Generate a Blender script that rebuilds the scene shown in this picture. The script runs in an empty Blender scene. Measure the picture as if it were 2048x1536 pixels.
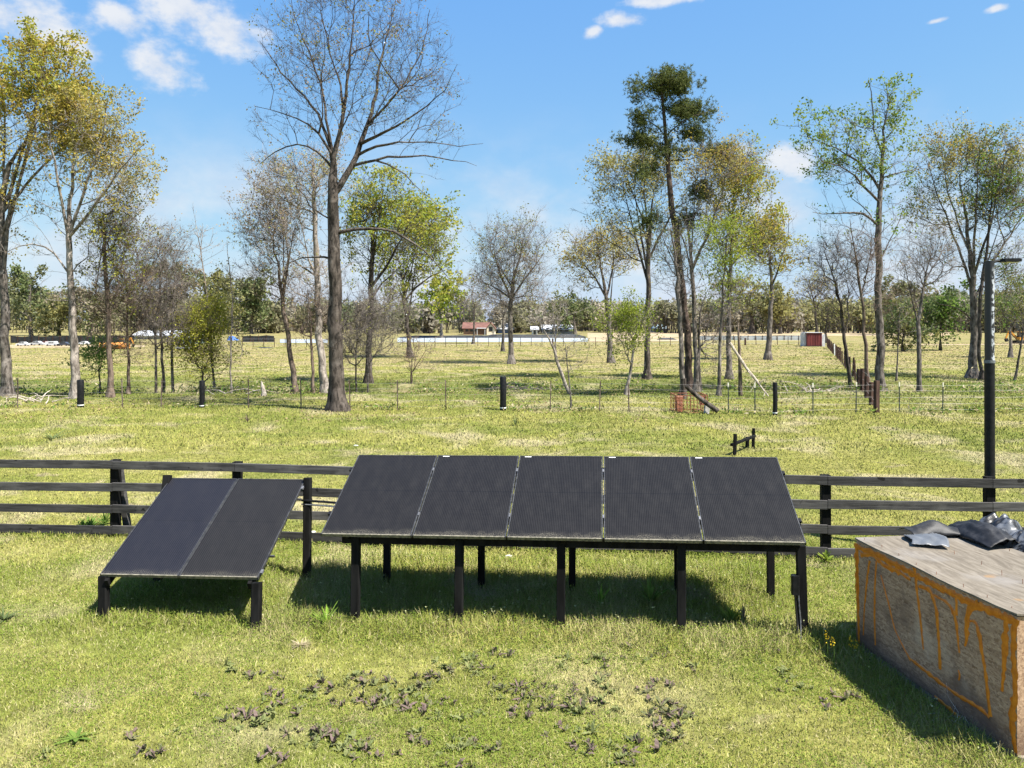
import bpy, math, random
import numpy as np
R = math.radians
random.seed(7)
RNG = np.random.default_rng(11)
SC = bpy.context.scene
COL = SC.collection

# ------------------------------------------------------------------ camera
F, H, HY = 1560.0, 3.7, 640.0           # focal length in photo pixels, eye height, horizon row
cam = bpy.data.cameras.new("camera"); camo = bpy.data.objects.new("camera", cam); COL.objects.link(camo)
cam.sensor_width = 36.0; cam.lens = F / 2048 * 36.0
cam.shift_y = -(768 - HY) / 2048
cam.clip_start = 0.1; cam.clip_end = 6000
camo.location = (0, 0, H); camo.rotation_euler = (R(90), 0, 0)
SC.camera = camo

# ------------------------------------------------------------------ sky, sun, exposure
SUN = np.array([0.52, -0.30, 1.0]); SUN = SUN / np.linalg.norm(SUN)
ELEV = math.asin(SUN[2]); AZ = math.atan2(SUN[0], SUN[1])
world = bpy.data.worlds.new("World"); SC.world = world; world.use_nodes = True
wn = world.node_tree; wn.nodes.clear()

class NT:
    """small helper to write node graphs"""
    def __init__(s, nt): s.nt = nt; s.n = nt.nodes; s.l = nt.links
    def node(s, t, **kw):
        n = s.n.new(t)
        for k, v in kw.items(): setattr(n, k, v)
        return n
    def put(s, sock, v):
        if v is None: return
        if hasattr(v, "links") or isinstance(v, bpy.types.NodeSocket): s.l.new(v, sock)
        else: sock.default_value = v
    def m(s, op, a, b=None, c=None, clamp=False):
        n = s.node("ShaderNodeMath", operation=op); n.use_clamp = clamp
        for i, v in enumerate((a, b, c)): s.put(n.inputs[i], v)
        return n.outputs[0]
    def vm(s, op, a, b=None, out=0):
        n = s.node("ShaderNodeVectorMath", operation=op)
        s.put(n.inputs[0], a)
        if b is not None: s.put(n.inputs[1], b)
        return n.outputs[out]
    def mix(s, f, a, b, blend="MIX"):
        n = s.node("ShaderNodeMix", data_type="RGBA", blend_type=blend)
        s.put(n.inputs[0], f)
        for k, v in ((6, a), (7, b)):
            if isinstance(v, tuple) and len(v) == 3: v = v + (1,)
            s.put(n.inputs[k], v)
        return n.outputs[2]
    def noise(s, vec, scale, detail=3, rough=0.55, dist=0.0, out=0):
        n = s.node("ShaderNodeTexNoise"); s.put(n.inputs["Vector"], vec)
        n.inputs["Scale"].default_value = scale; n.inputs["Detail"].default_value = detail
        n.inputs["Roughness"].default_value = rough; n.inputs["Distortion"].default_value = dist
        return n.outputs[out]
    def ss(s, x, a, b):
        n = s.node("ShaderNodeMapRange", interpolation_type="SMOOTHSTEP")
        s.put(n.inputs[0], x); n.inputs[1].default_value = a; n.inputs[2].default_value = b
        return n.outputs[0]
    def map(s, vec, scale=(1, 1, 1), rot=(0, 0, 0), loc=(0, 0, 0)):
        n = s.node("ShaderNodeMapping"); s.put(n.inputs[0], vec)
        n.inputs[1].default_value = loc; n.inputs[2].default_value = rot; n.inputs[3].default_value = scale
        return n.outputs[0]
    def sep(s, vec): return s.node("ShaderNodeSeparateXYZ"), vec

g = NT(wn)
sky = g.node("ShaderNodeTexSky", sky_type="NISHITA")
sky.sun_disc = False; sky.sun_elevation = ELEV; sky.sun_rotation = AZ
sky.air_density = 1.0; sky.dust_density = 0.6; sky.ozone_density = 2.0
# grade of the clear sky: how the photograph's camera renders it (deep but light blue, pale low down)
sr = g.node("ShaderNodeSeparateColor"); g.l.new(sky.outputs[0], sr.inputs[0]); sc_ = g.node("ShaderNodeCombineColor")
for i, (ref, out_, pw) in enumerate(((.81, .46, .84), (1.69, 1.42, .54), (3.23, 3.2, .07))):
    g.l.new(g.m("MULTIPLY", g.m("POWER", g.m("MAXIMUM", g.m("DIVIDE", sr.outputs[i], ref), .02), pw), out_), sc_.inputs[i])
tc = g.node("ShaderNodeTexCoord")
sx = g.node("ShaderNodeSeparateXYZ"); g.l.new(tc.outputs["Generated"], sx.inputs[0])
az = g.m("ARCTAN2", sx.outputs[0], sx.outputs[1]); el = g.m("ARCSINE", sx.outputs[2])
cx = g.node("ShaderNodeCombineXYZ"); g.l.new(az, cx.inputs[0]); g.l.new(g.m("MULTIPLY", el, 1.5), cx.inputs[1])
nz = g.noise(cx.outputs[0], 22, 6, 0.58)
nz2 = g.noise(cx.outputs[0], 7, 5, 0.55)
# scattered fair-weather clouds: direction (azimuth, elevation) and half sizes, in photo pixels, then turned to angles
CL = [(60, 45, 150, 62, .25), (150, 92, 70, 40, .5), (248, 42, 80, 30, .5), (370, 20, 130, 50, .3), (455, 62, 100, 50, .35), (322, 132, 82, 48, .35),
      (1245, 40, 56, 16, .1), (1185, 63, 22, 13, -.2), (1592, 328, 86, 42, .1), (1488, 300, 40, 16, 0), (2062, 296, 46, 26, 0),
      (1320, 2, 70, 12, 0), (1872, 42, 26, 5, -.3), (1994, 16, 26, 7, -.2), (-240, 120, 190, 60, .2), (2330, 110, 160, 55, .1)]
dens = None
for (px, py, rx, ry, tilt) in CL:
    u = (px - 1024) / F; v = (HY - py) / F
    a0 = math.atan(u); e0 = math.atan(v / math.sqrt(1 + u * u))
    ra = 1.1 * rx / F * math.cos(a0) ** 2; re = 1.12 * ry / F
    da = g.m("MULTIPLY", g.m("SUBTRACT", az, a0), 1 / ra)
    de0 = g.m("MULTIPLY", g.m("SUBTRACT", el, e0), 1 / re)
    de = g.m("ADD", de0, g.m("MULTIPLY", da, tilt * 1.0))
    q = g.m("SUBTRACT", 1.0, g.m("SQRT", g.m("ADD", g.m("MULTIPLY", da, da), g.m("MULTIPLY", de, de))))
    dens = q if dens is None else g.m("MAXIMUM", dens, q)
cl = g.ss(g.m("ADD", dens, g.m("MULTIPLY", g.m("SUBTRACT", nz, .5), 2.2)), .02, .85)
# the same kind of cloud over the rest of the sky
away = g.m("MAXIMUM", g.ss(el, .42, .60), g.ss(g.m("ABSOLUTE", az), .75, .95))
cl2 = g.m("MULTIPLY", g.m("MULTIPLY", g.ss(nz2, .58, .72), away), g.ss(el, .05, .25))
# thin white veils low in the sky
veil = g.m("MULTIPLY", g.ss(nz2, .36, .70), g.m("SUBTRACT", 1.0, g.ss(el, .08, .28)))
tot = g.m("MAXIMUM", g.m("MAXIMUM", cl, cl2), g.m("MULTIPLY", veil, .9))
tot = g.m("MULTIPLY", g.m("MULTIPLY", tot, .90), g.ss(el, -.01, .02))
ccol = g.mix(g.ss(nz, .35, .65), (2.6, 2.8, 3.15), (3.15, 3.2, 3.3))
bg = g.node("ShaderNodeBackground"); bg.inputs[1].default_value = 0.10
g.l.new(g.mix(tot, sc_.outputs[0], ccol), bg.inputs[0])
wo = g.node("ShaderNodeOutputWorld"); g.l.new(bg.outputs[0], wo.inputs[0])

sl = bpy.data.lights.new("sun", "SUN"); sl.energy = 4.6; sl.angle = R(0.53); sl.color = (1.0, .955, .88)
so = bpy.data.objects.new("sun", sl); COL.objects.link(so)
from mathutils import Vector
so.rotation_euler = Vector(tuple(-SUN)).to_track_quat("-Z", "Y").to_euler()
so.location = (20, -12, 40)
SC.view_settings.view_transform = "Standard"; SC.view_settings.look = "None"
SC.view_settings.gamma = 1.0; SC.view_settings.exposure = 1.5; SC.view_settings.use_curve_mapping = False
SC.cycles.max_bounces = 4; SC.cycles.diffuse_bounces = 2; SC.cycles.glossy_bounces = 2; SC.cycles.transmission_bounces = 2; SC.cycles.transparent_max_bounces = 4
SC.cycles.use_denoising = True; SC.cycles.use_adaptive_sampling = True; SC.cycles.adaptive_threshold = .02

# ------------------------------------------------------------------ places
def ditch_y(x): return 43.0 + 1.1 * np.sin(x * .07 + .6) + .5 * np.sin(x * .21)
def gz(x, y):
    x = np.asarray(x, float); y = np.asarray(y, float)
    d = (y - ditch_y(x)) / 1.7
    far = np.clip((y - 25) / 20, 0, 1) * np.clip((90 - y) / 30, 0, 1)
    return (-.62 * np.exp(-d * d) + .03 * np.clip((95 - y) / 30, 0, 1) * np.sin(x * .6 + y * .35) * np.sin(y * .5 - x * .2)
            + far * .10 * np.sin(x * .09 + 1.3) * np.sin(y * .07))
def gp(px, py):
    """a point of the ground under a row and column of the photograph"""
    Y = H * F / (py - HY); X = (px - 1024) * Y / F
    return np.array([X, Y, float(gz(X, Y))])
def at(px, py, Y): return np.array([(px - 1024) * Y / F, Y, H - (py - HY) * Y / F])

# ------------------------------------------------------------------ objects
def tag(o, label=None, cat=None, group=None, kind=None):
    if label: o["label"] = label
    if cat: o["category"] = cat
    if group: o["group"] = group
    if kind: o["kind"] = kind
    return o
def thing(name, label, cat, loc, group=None):
    o = bpy.data.objects.new(name, None); COL.objects.link(o)
    o.location = tuple(float(c) for c in loc); o.empty_display_size = .2
    return tag(o, label, cat, group)
def absloc(o):
    p = np.zeros(3)
    while o is not None:
        p = p + np.array(o.location); o = o.parent
    return p
def link(name, me, parent=None, mat=None):
    o = bpy.data.objects.new(name, me); COL.objects.link(o)
    if mat is not None: me.materials.append(mat)
    if parent is not None: o.parent = parent
    return o
def mesh_np(name, v, f, mat, parent=None, smooth=False, local=False):
    """f: (n,3) or (n,4) index array"""
    v = np.asarray(v, np.float32); f = np.asarray(f, np.int32)
    if parent is not None and not local: v = v - absloc(parent).astype(np.float32)
    me = bpy.data.meshes.new(name); k = f.shape[1]
    me.vertices.add(len(v)); me.vertices.foreach_set("co", v.ravel())
    me.loops.add(f.size); me.loops.foreach_set("vertex_index", f.ravel())
    me.polygons.add(len(f)); me.polygons.foreach_set("loop_start", np.arange(0, f.size, k, dtype=np.int32))
    me.polygons.foreach_set("loop_total", np.full(len(f), k, np.int32))
    if smooth: me.polygons.foreach_set("use_smooth", np.ones(len(f), bool))
    me.update(calc_edges=True)
    return link(name, me, parent, mat)
def nrm(a): return a / (np.linalg.norm(a, axis=-1, keepdims=True) + 1e-9)

class MB:
    def __init__(s): s.v = []; s.f = []
    def add(s, v, f):
        b = len(s.v); s.v += [tuple(map(float, q)) for q in v]; s.f += [tuple(i + b for i in q) for q in f]; return s
    def box(s, lo, hi):
        x0, y0, z0 = lo; x1, y1, z1 = hi
        return s.add([(x0, y0, z0), (x1, y0, z0), (x1, y1, z0), (x0, y1, z0), (x0, y0, z1), (x1, y0, z1), (x1, y1, z1), (x0, y1, z1)],
                     [(0, 3, 2, 1), (4, 5, 6, 7), (0, 1, 5, 4), (1, 2, 6, 5), (2, 3, 7, 6), (3, 0, 4, 7)])
    def beam(s, p0, p1, w, t, side=None, ch=0.0):
        """square bar from p0 to p1; w measured along side, t across; ch chamfers the long edges"""
        p0 = np.array(p0, float); p1 = np.array(p1, float); d = nrm(p1 - p0)
        if side is None: side = np.array([1., 0, 0]) if abs(d[2]) > .7 else np.array([0, 0, 1.])
        a = np.array(side, float); a = nrm(a - d * a.dot(d)); b = np.cross(d, a)
        c = ch if ch > 0 else 0
        w2, t2 = w / 2, t / 2
        if c: prof = [(w2 - c, -t2), (w2, -t2 + c), (w2, t2 - c), (w2 - c, t2), (-w2 + c, t2), (-w2, t2 - c), (-w2, -t2 + c), (-w2 + c, -t2)]
        else: prof = [(w2, -t2), (w2, t2), (-w2, t2), (-w2, -t2)]
        n = len(prof)
        v = [p0 + a * q[0] + b * q[1] for q in prof] + [p1 + a * q[0] + b * q[1] for q in prof]
        f = [(i, (i + 1) % n, n + (i + 1) % n, n + i) for i in range(n)]
        f += [tuple(range(n - 1, -1, -1)), tuple(range(n, 2 * n))]
        return s.add(v, f)
    def tube(s, pts, rad, k=8, cap=True):
        pts = np.array(pts, float); n = len(pts)
        rad = np.broadcast_to(np.array(rad, float), (n,))
        d = np.gradient(pts, axis=0); d = nrm(d)
        ref = np.array([.31, .95, .05]); u = nrm(np.cross(d, ref)); w = np.cross(d, u)
        an = np.arange(k) * 2 * math.pi / k
        v = (pts[:, None] + rad[:, None, None] * (np.cos(an)[None, :, None] * u[:, None] + np.sin(an)[None, :, None] * w[:, None])).reshape(-1, 3)
        f = [(i * k + j, i * k + (j + 1) % k, (i + 1) * k + (j + 1) % k, (i + 1) * k + j) for i in range(n - 1) for j in range(k)]
        if cap: f += [tuple(range(k - 1, -1, -1)), tuple(range((n - 1) * k, n * k))]
        return s.add(v, f)
    def build(s, name, mat, parent=None, smooth=False, local=False):
        v = np.array(s.v, float)
        if parent is not None and not local: v = v - absloc(parent)
        me = bpy.data.meshes.new(name); me.from_pydata(v.tolist(), [], s.f)
        if smooth:
            me.polygons.foreach_set("use_smooth", [True] * len(me.polygons))
            if hasattr(me, "set_sharp_from_angle"): me.set_sharp_from_angle(angle=R(40))
        me.update()
        return link(name, me, parent, mat)

# ------------------------------------------------------------------ materials
MATS = {}
def new_mat(name):
    m = bpy.data.materials.new(name); m.use_nodes = True; m.node_tree.nodes.clear(); MATS[name] = m
    return m, NT(m.node_tree)
def finish(t, shader, disp=None):
    o = t.node("ShaderNodeOutputMaterial"); t.l.new(shader, o.inputs[0])
def pbr(t, col, rough=.7, spec=.3, metal=0.0, normal=None):
    b = t.node("ShaderNodeBsdfPrincipled")
    if isinstance(col, tuple) and len(col) == 3: col = col + (1,)
    t.put(b.inputs["Base Color"], col); t.put(b.inputs["Roughness"], rough); b.inputs["Metallic"].default_value = metal
    b.inputs["Specular IOR Level"].default_value = spec
    if normal is not None: t.l.new(normal, b.inputs["Normal"])
    return b.outputs[0]
def bump(t, h, strength=.4, dist=.02):
    n = t.node("ShaderNodeBump"); n.inputs["Strength"].default_value = strength; n.inputs["Distance"].default_value = dist
    t.l.new(h, n.inputs["Height"]); return n.outputs[0]
def objco(t): return t.node("ShaderNodeTexCoord").outputs["Object"]
def pos(t): return t.node("ShaderNodeNewGeometry").outputs["Position"]
def island(t): return t.node("ShaderNodeNewGeometry").outputs["Random Per Island"]

def simple(name, c1, c2, scale=6, rough=.7, spec=.3, metal=0.0, stretch=(1, 1, 1), bmp=.3, bd=.01, lo=.35, hi=.65, world_space=True):
    m, t = new_mat(name); p = pos(t) if world_space else objco(t)
    p = t.map(p, stretch); n = t.noise(p, scale, 5, .6)
    finish(t, pbr(t, t.mix(t.ss(n, lo, hi), c1, c2), rough, spec, metal, bump(t, n, bmp, bd)))
    return m

def turf_colour(t, p, fine=None):
    """colour of the pasture at a place: spring green, yellow-green and straw in patches"""
    sp = t.node("ShaderNodeSeparateXYZ"); t.l.new(p, sp.inputs[0]); y = sp.outputs[1]
    flat = t.map(p, (1, 1, 0))
    a = t.noise(flat, .16, 2, .6); b = t.noise(flat, .75, 3, .65, .4); c = t.noise(t.map(p, (1, 1, 0), (0, 0, .4), (31, 7, 0)), .33, 3, .62, .5)
    green = t.mix(t.ss(a, .38, .62), (.190, .215, .046), (.290, .282, .074))
    green = t.mix(t.ss(b, .42, .75), green, (.35, .325, .105))
    ditch_band = t.m("MULTIPLY", t.ss(y, 34, 39), t.m("SUBTRACT", 1.0, t.ss(y, 44, 56)))
    green = t.mix(t.m("MULTIPLY", ditch_band, .7), green, (.120, .155, .035))  # greener, darker turf in a band along the ditch
    dry = t.ss(y, 40, 75)
    st = t.ss(t.m("ADD", c, t.m("MULTIPLY", dry, .13)), .50, .66)
    lush = t.m("SUBTRACT", 1.0, t.m("MULTIPLY", dry, .30))
    near = t.m("SUBTRACT", 1.0, t.ss(y, 9, 14)); st = t.m("MULTIPLY", st, t.m("SUBTRACT", 1.0, t.m("MULTIPLY", near, .35)))
    st = t.m("MULTIPLY", st, t.m("ADD", .66, t.m("MULTIPLY", dry, .26)))
    straw = t.mix(dry, t.mix(b, (.43, .36, .20), (.54, .46, .30)), t.mix(b, (.35, .285, .125), (.44, .365, .185)))
    worn = t.m("MULTIPLY", t.m("SUBTRACT", 1.0, t.ss(y, 15, 26)), t.ss(t.noise(t.map(p, (1, 1, 0), (0, 0, 1.1), (4, 51, 0)), .62, 3, .6, .3), .62, .70)); green = t.mix(t.m("MULTIPLY", worn, .75), green, (.42, .33, .235))
    d = t.noise(flat, 5.5, 2, .6); k = t.m("ADD", .76, t.m("MULTIPLY", t.ss(d, .28, .72), .44)); kv = t.node("ShaderNodeCombineXYZ")
    for i in range(3): t.l.new(k, kv.inputs[i])
    return t.mix(1.0, t.mix(st, green, straw), kv.outputs[0], "MULTIPLY"), c, b

# ground sheet
m, t = new_mat("pasture")
p = pos(t); colr, cc, bb = turf_colour(t, p)
f1 = t.noise(p, 9, 4, .7); f2 = t.noise(p, 38, 3, .7)
# streaks of mown thatch and scattered tussocks, seen far off where single blades can no longer be told apart
f3 = t.noise(t.map(p, (.35, 1.0, 0)), 1.1, 5, .75)
v = t.m("ADD", .12, t.m("MULTIPLY", t.m("ADD", t.m("ADD", t.m("MULTIPLY", f1, .7), t.m("MULTIPLY", f2, .3)), t.m("MULTIPLY", t.ss(f3, .25, .75), .45)), .62))
colr = t.mix(1.0, colr, t.node("ShaderNodeCombineColor").outputs[0], "MULTIPLY") if False else colr
cmb = t.node("ShaderNodeCombineXYZ")
for i in range(3): t.l.new(v, cmb.inputs[i])
colr = t.mix(1.0, colr, cmb.outputs[0], "MULTIPLY")
sp = t.node("ShaderNodeSeparateXYZ"); t.l.new(p, sp.inputs[0])
# bare soil shows in the sides of the ditch
dq = t.m("SUBTRACT", sp.outputs[1], t.m("ADD", 43.2, t.m("ADD", t.m("MULTIPLY", t.m("SINE", t.m("ADD", t.m("MULTIPLY", sp.outputs[0], .07), .6)), 1.1), t.m("MULTIPLY", t.m("SINE", t.m("MULTIPLY", sp.outputs[0], .21)), .5))))
soil = t.m("MULTIPLY", t.m("SUBTRACT", 1.0, t.ss(t.m("ABSOLUTE", dq), .4, 1.9)), t.ss(t.noise(p, .35, 4, .6), .50, .62))
colr = t.mix(soil, colr, (.21, .155, .10))
finish(t, pbr(t, colr, .95, .1, 0, bump(t, t.m("ADD", f1, t.m("MULTIPLY", f2, .5)), .6, .05)))

def blade_mat(name, dryc=None):
    m, t = new_mat(name)
    p = pos(t); colr, cc, bb = turf_colour(t, p); r = island(t); by_ = t.node("ShaderNodeSeparateXYZ"); t.l.new(p, by_.inputs[0])
    r2 = t.m("FRACT", t.m("MULTIPLY", r, 37.7))
    colr = t.mix(t.m("MULTIPLY", t.ss(r, .80, .86), t.m("SUBTRACT", .62, t.m("MULTIPLY", t.ss(by_.outputs[1], 10, 16), .45))), colr, (.50, .43, .25))           # dead straw blades
    colr = t.mix(t.m("MULTIPLY", t.m("SUBTRACT", 1.0, t.ss(r, .22, .28)), .6), colr, (.15, .205, .040))
    vv = t.m("ADD", .82, t.m("MULTIPLY", r2, .38)); cm = t.node("ShaderNodeCombineXYZ")
    for i in range(3): t.l.new(vv, cm.inputs[i])
    colr = t.mix(1.0, colr, cm.outputs[0], "MULTIPLY")
    nn = t.vm("NORMALIZE", t.vm("ADD", t.vm("SCALE", t.node("ShaderNodeNewGeometry").outputs["Normal"]), (0, 0, 1.0)))
    nn.node.inputs[0].links[0].from_node.inputs[0].links[0].from_node.inputs["Scale"].default_value = .55
    d = t.node("ShaderNodeBsdfDiffuse"); t.l.new(colr, d.inputs[0]); t.l.new(nn, d.inputs["Normal"])
    tr = t.node("ShaderNodeBsdfTranslucent"); t.l.new(colr, tr.inputs[0])
    mx = t.node("ShaderNodeMixShader"); mx.inputs[0].default_value = .25
    t.l.new(d.outputs[0], mx.inputs[1]); t.l.new(tr.outputs[0], mx.inputs[2]); finish(t, mx.outputs[0])
    return m
blade_mat("grass_blade")

def leaf_mat(name, c1, c2, transl=.35, c3=None, p3=.0):
    m, t = new_mat(name); r = island(t)
    colr = t.mix(r, c1, c2)
    if c3: colr = t.mix(t.ss(t.m("FRACT", t.m("MULTIPLY", r, 13.3)), 1 - p3 - .02, 1 - p3 + .02), colr, c3)
    d = t.node("ShaderNodeBsdfDiffuse"); t.l.new(colr, d.inputs[0])
    tr = t.node("ShaderNodeBsdfTranslucent"); t.l.new(colr, tr.inputs[0])
    mx = t.node("ShaderNodeMixShader"); mx.inputs[0].default_value = transl
    t.l.new(d.outputs[0], mx.inputs[1]); t.l.new(tr.outputs[0], mx.inputs[2]); finish(t, mx.outputs[0])
    return m
leaf_mat("leaf_gold", (.29, .245, .045), (.45, .345, .075), .45, (.27, .17, .07), .10)
leaf_mat("leaf_palegold", (0.275, 0.250, 0.088), (0.413, 0.375, 0.138), .4)
leaf_mat("leaf_yellowgreen", (0.237, 0.263, 0.037), (0.375, 0.338, 0.062), .4)
leaf_mat("leaf_bright", (.190, .240, .035), (.310, .355, .060), .45)
leaf_mat("leaf_green", (0.100, 0.181, 0.037), (0.188, 0.263, 0.056), .4)
leaf_mat("leaf_fresh", (.15, .22, .045), (.25, .32, .075), .45)
leaf_mat("far_green", (.15, .165, .075), (.235, .235, .115), .4)
leaf_mat("far_yellow", (.21, .20, .075), (.30, .28, .11), .4)
leaf_mat("far_brown", (.20, .17, .12), (.29, .25, .18), .35)
leaf_mat("leaf_olive", (0.125, 0.138, 0.044), (0.237, 0.225, 0.075), .35)
leaf_mat("leaf_brown", (0.213, 0.156, 0.094), (0.338, 0.250, 0.138), .3, (0.250, 0.263, 0.075), .2)
leaf_mat("leaf_dark", (0.075, 0.105, 0.045), (0.150, 0.180, 0.070), .3)
leaf_mat("needle", (.062, .088, .030), (.175, .190, .066), .25)
leaf_mat("weed_leaf", (.120, .135, .060), (.20, .19, .10), .3, (.185, .130, .115), .28)
leaf_mat("weed_green", (.125, .155, .058), (.22, .235, .095), .3)
leaf_mat("weed_purple", (.110, .080, .070), (.185, .135, .118), .25, (.12, .13, .06), .35)
leaf_mat("clover_leaf", (.135, .215, .030), (.270, .315, .060), .4)
leaf_mat("lush_leaf", (.14, .26, .030), (.24, .36, .06), .4)
leaf_mat("straw", (.38, .31, .19), (.50, .43, .29), .3)
leaf_mat("flower_pale", (.36, .38, .18), (.50, .50, .28), .3)
leaf_mat("flower_yellow", (.65, .42, .02), (.75, .55, .05), .3)

def bark(name, c1, c2, sc=5):
    m, t = new_mat(name); p = pos(t)
    n1 = t.noise(t.map(p, (1, 1, .28)), sc * 1.6, 5, .7, .4); n2 = t.noise(p, sc * .5, 4, .6)
    c = t.mix(t.ss(n1, .36, .64), c1, c2)
    c = t.mix(t.m("MULTIPLY", t.ss(n2, .52, .68), .55), c, tuple(min(1, x * 1.5 + .03) for x in c2))
    finish(t, pbr(t, c, .9, .15, 0, bump(t, n1, .8, .04)))
bark("bark_grey", (.048, .040, .034), (.185, .160, .140))
bark("bark_dark", (.022, .018, .015), (.105, .086, .072))
bark("bark_pale", (.10, .083, .070), (.33, .285, .245))
bark("bark_brown", (.060, .043, .033), (.18, .135, .105))
bark("bark_pine", (.030, .022, .018), (.115, .082, .066))
bark("dead_wood", (.26, .21, .165), (.50, .44, .37), 9)

simple("black_wood", (.0038, .0037, .0036), (.0115, .0112, .0108), 9, .8, .12, 0, (1, 1, .2), .5, .006)
m, t = new_mat("fence_wood"); p = pos(t); n1 = t.noise(t.map(p, (.22, 1, 3.5)), 7, 5, .65); n2 = t.noise(p, 1.7, 4, .6); n3 = t.noise(t.map(p, (1.6, 1, 2.2)), 3.1, 2, .5)
c = t.mix(t.ss(n1, .3, .7), (.030, .028, .027), (.088, .083, .080)); c = t.mix(t.m("MULTIPLY", t.ss(n2, .5, .72), .6), c, (.125, .116, .106)); c = t.mix(t.ss(n3, .68, .73), c, (.018, .016, .015))
rv = t.m("ADD", .70, t.m("MULTIPLY", t.node("ShaderNodeObjectInfo").outputs["Random"], .6)); rc = t.node("ShaderNodeCombineXYZ")
for i in range(3): t.l.new(rv, rc.inputs[i])
finish(t, pbr(t, t.mix(1.0, c, rc.outputs[0], "MULTIPLY"), .8, .18, 0, bump(t, n1, .6, .006)))
simple("black_metal", (.006, .006, .0065), (.013, .013, .014), 12, .5, .22, 0, (1, 1, 1), .1)
simple("panel_frame", (.030, .030, .032), (.075, .073, .070), 18, .4, .5, .3)
simple("dusty_edge", (.10, .095, .075), (.22, .20, .15), 30, .8, .2)
simple("alu", (.10, .10, .105), (.20, .20, .21), 14, .5, .4, .3)
simple("grey_box", (.10, .105, .11), (.17, .175, .185), 10, .5, .4)
simple("black_cable", (.010, .010, .011), (.02, .02, .021), 20, .4, .5)
simple("white_band", (.62, .62, .60), (.80, .80, .78), 8, .6)
simple("tpost_green", (.030, .040, .028), (.060, .070, .050), 8, .6)
simple("cream_tip", (.60, .57, .42), (.75, .72, .58), 8, .6)
simple("rust_wood", (.036, .021, .017), (.090, .054, .042), 7, .85, .15, 0, (1, 1, .25), .6)
simple("rust_metal", (.14, .055, .030), (.30, .13, .075), 14, .85, .2)
simple("brick_red", (.30, .11, .065), (.42, .18, .11), 14, .9, .1)
simple("concrete", (.38, .36, .32), (.52, .50, .46), 7, .9, .1)
simple("wire", (.20, .19, .18), (.30, .29, .28), 6, .6, .4, .5)
simple("shed_red", (.115, .024, .026), (.19, .045, .043), 2, .6, .3, 0, (1, 1, .2))
simple("galvanised", (.42, .43, .44), (.60, .61, .62), 1.5, .5, .4, .3)
simple("roof_red", (.115, .055, .042), (.165, .080, .060), .8, .85)
simple("wall_cream", (.62, .52, .40), (.72, .62, .50), .7, .85)
simple("wall_brown", (.20, .115, .075), (.28, .165, .11), .9, .9)
simple("wall_grey", (.22, .23, .24), (.34, .35, .36), .7, .85)
simple("roof_grey", (.30, .31, .33), (.46, .47, .50), .6, .6)
simple("wall_blue", (.06, .085, .16), (.10, .13, .22), .6, .8)
simple("paint_white", (.46, .48, .50), (.60, .61, .62), .9, .6)
simple("paint_bluewhite", (.42, .62, .74), (.62, .76, .84), .5, .5)
simple("sheet_black", (.012, .013, .014), (.035, .036, .038), 2.5, .55, .35)
simple("sheet_blue", (.03, .09, .33), (.06, .15, .45), 2, .6)
simple("sheet_white", (.21, .24, .255), (.34, .365, .38), .35, .7)
simple("sand", (.27, .205, .125), (.37, .295, .19), .3, .95, .1)
simple("dark_glass", (.02, .025, .03), (.04, .045, .05), 2, .15, .5)
simple("rubber", (.012, .012, .012), (.03, .03, .03), 6, .8)
simple("car_dark", (.03, .035, .05), (.05, .055, .07), 1, .3, .5)
simple("car_red", (.18, .03, .03), (.24, .05, .04), 1, .35, .5)
simple("plant_orange", (.55, .22, .02), (.68, .32, .04), 2, .6)
simple("pipe_orange", (.42, .16, .04), (.60, .27, .07), 2, .8)

# ------------------------------------------------------------------ ground
def graded(stops):
    out = []
    for a, b, st in stops: out.append(np.arange(a, b, st))
    out.append([stops[-1][1]]); return np.concatenate(out)
xs = graded([(-2200, -600, 200), (-600, -120, 24), (-120, -40, 4), (-40, 40, .8), (40, 120, 4), (120, 600, 24), (600, 2200, 200)])
ys = graded([(-300, -40, 30), (-40, 4, 4), (4, 60, .5), (60, 130, 2), (130, 400, 10), (400, 3200, 140)])
GX, GY = np.meshgrid(xs, ys); nx, ny = len(xs), len(ys)
gv = np.stack([GX, GY, gz(GX, GY)], -1).reshape(-1, 3)
idx = np.arange(nx * ny).reshape(ny, nx)
gf = np.stack([idx[:-1, :-1], idx[:-1, 1:], idx[1:, 1:], idx[1:, :-1]], -1).reshape(-1, 4)
ground = mesh_np("ground", gv, gf, MATS["pasture"], None, True); tag(ground, kind="structure")

def strip(name, pts, mat, z=.02):
    """a flat sheet laid on the ground: two rows of photo points (near edge, far edge)"""
    a = [gp(*q) for q in pts[0]]; b = [gp(*q) for q in pts[1]]
    v = [(q[0], q[1], q[2] + z) for q in a + b]; n = len(a)
    mb = MB().add(v, [(i, i + 1, n + i + 1, n + i) for i in range(n - 1)])
    return tag(mb.build(name, mat), kind="structure")
strip("gravel_pad", [[(795, 684.5), (1000, 684), (1176, 683.5)], [(795, 676), (1000, 676), (1176, 676.5)]], MATS["sheet_white"], .03)
strip("gravel_pad", [[(560, 686), (655, 686)], [(560, 679), (655, 679)]], MATS["sheet_white"], .03)
strip("sand_pad", [[(1178, 683.5), (1290, 683), (1400, 682.5)], [(1178, 677), (1290, 677.5), (1400, 677.5)]], MATS["sand"], .03)
strip("sand_track", [[(-60, 696), (60, 696), (160, 695), (290, 694)], [(-60, 690.5), (60, 690), (160, 689.5), (290, 690.5)]], MATS["sand"], .03)
strip("farm_road", [[(1742, 690.5), (1850, 690.5), (2000, 690), (2250, 689)], [(1742, 688.6), (1850, 688.5), (2000, 688), (2250, 687)]], MATS["sand"], .03)
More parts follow.
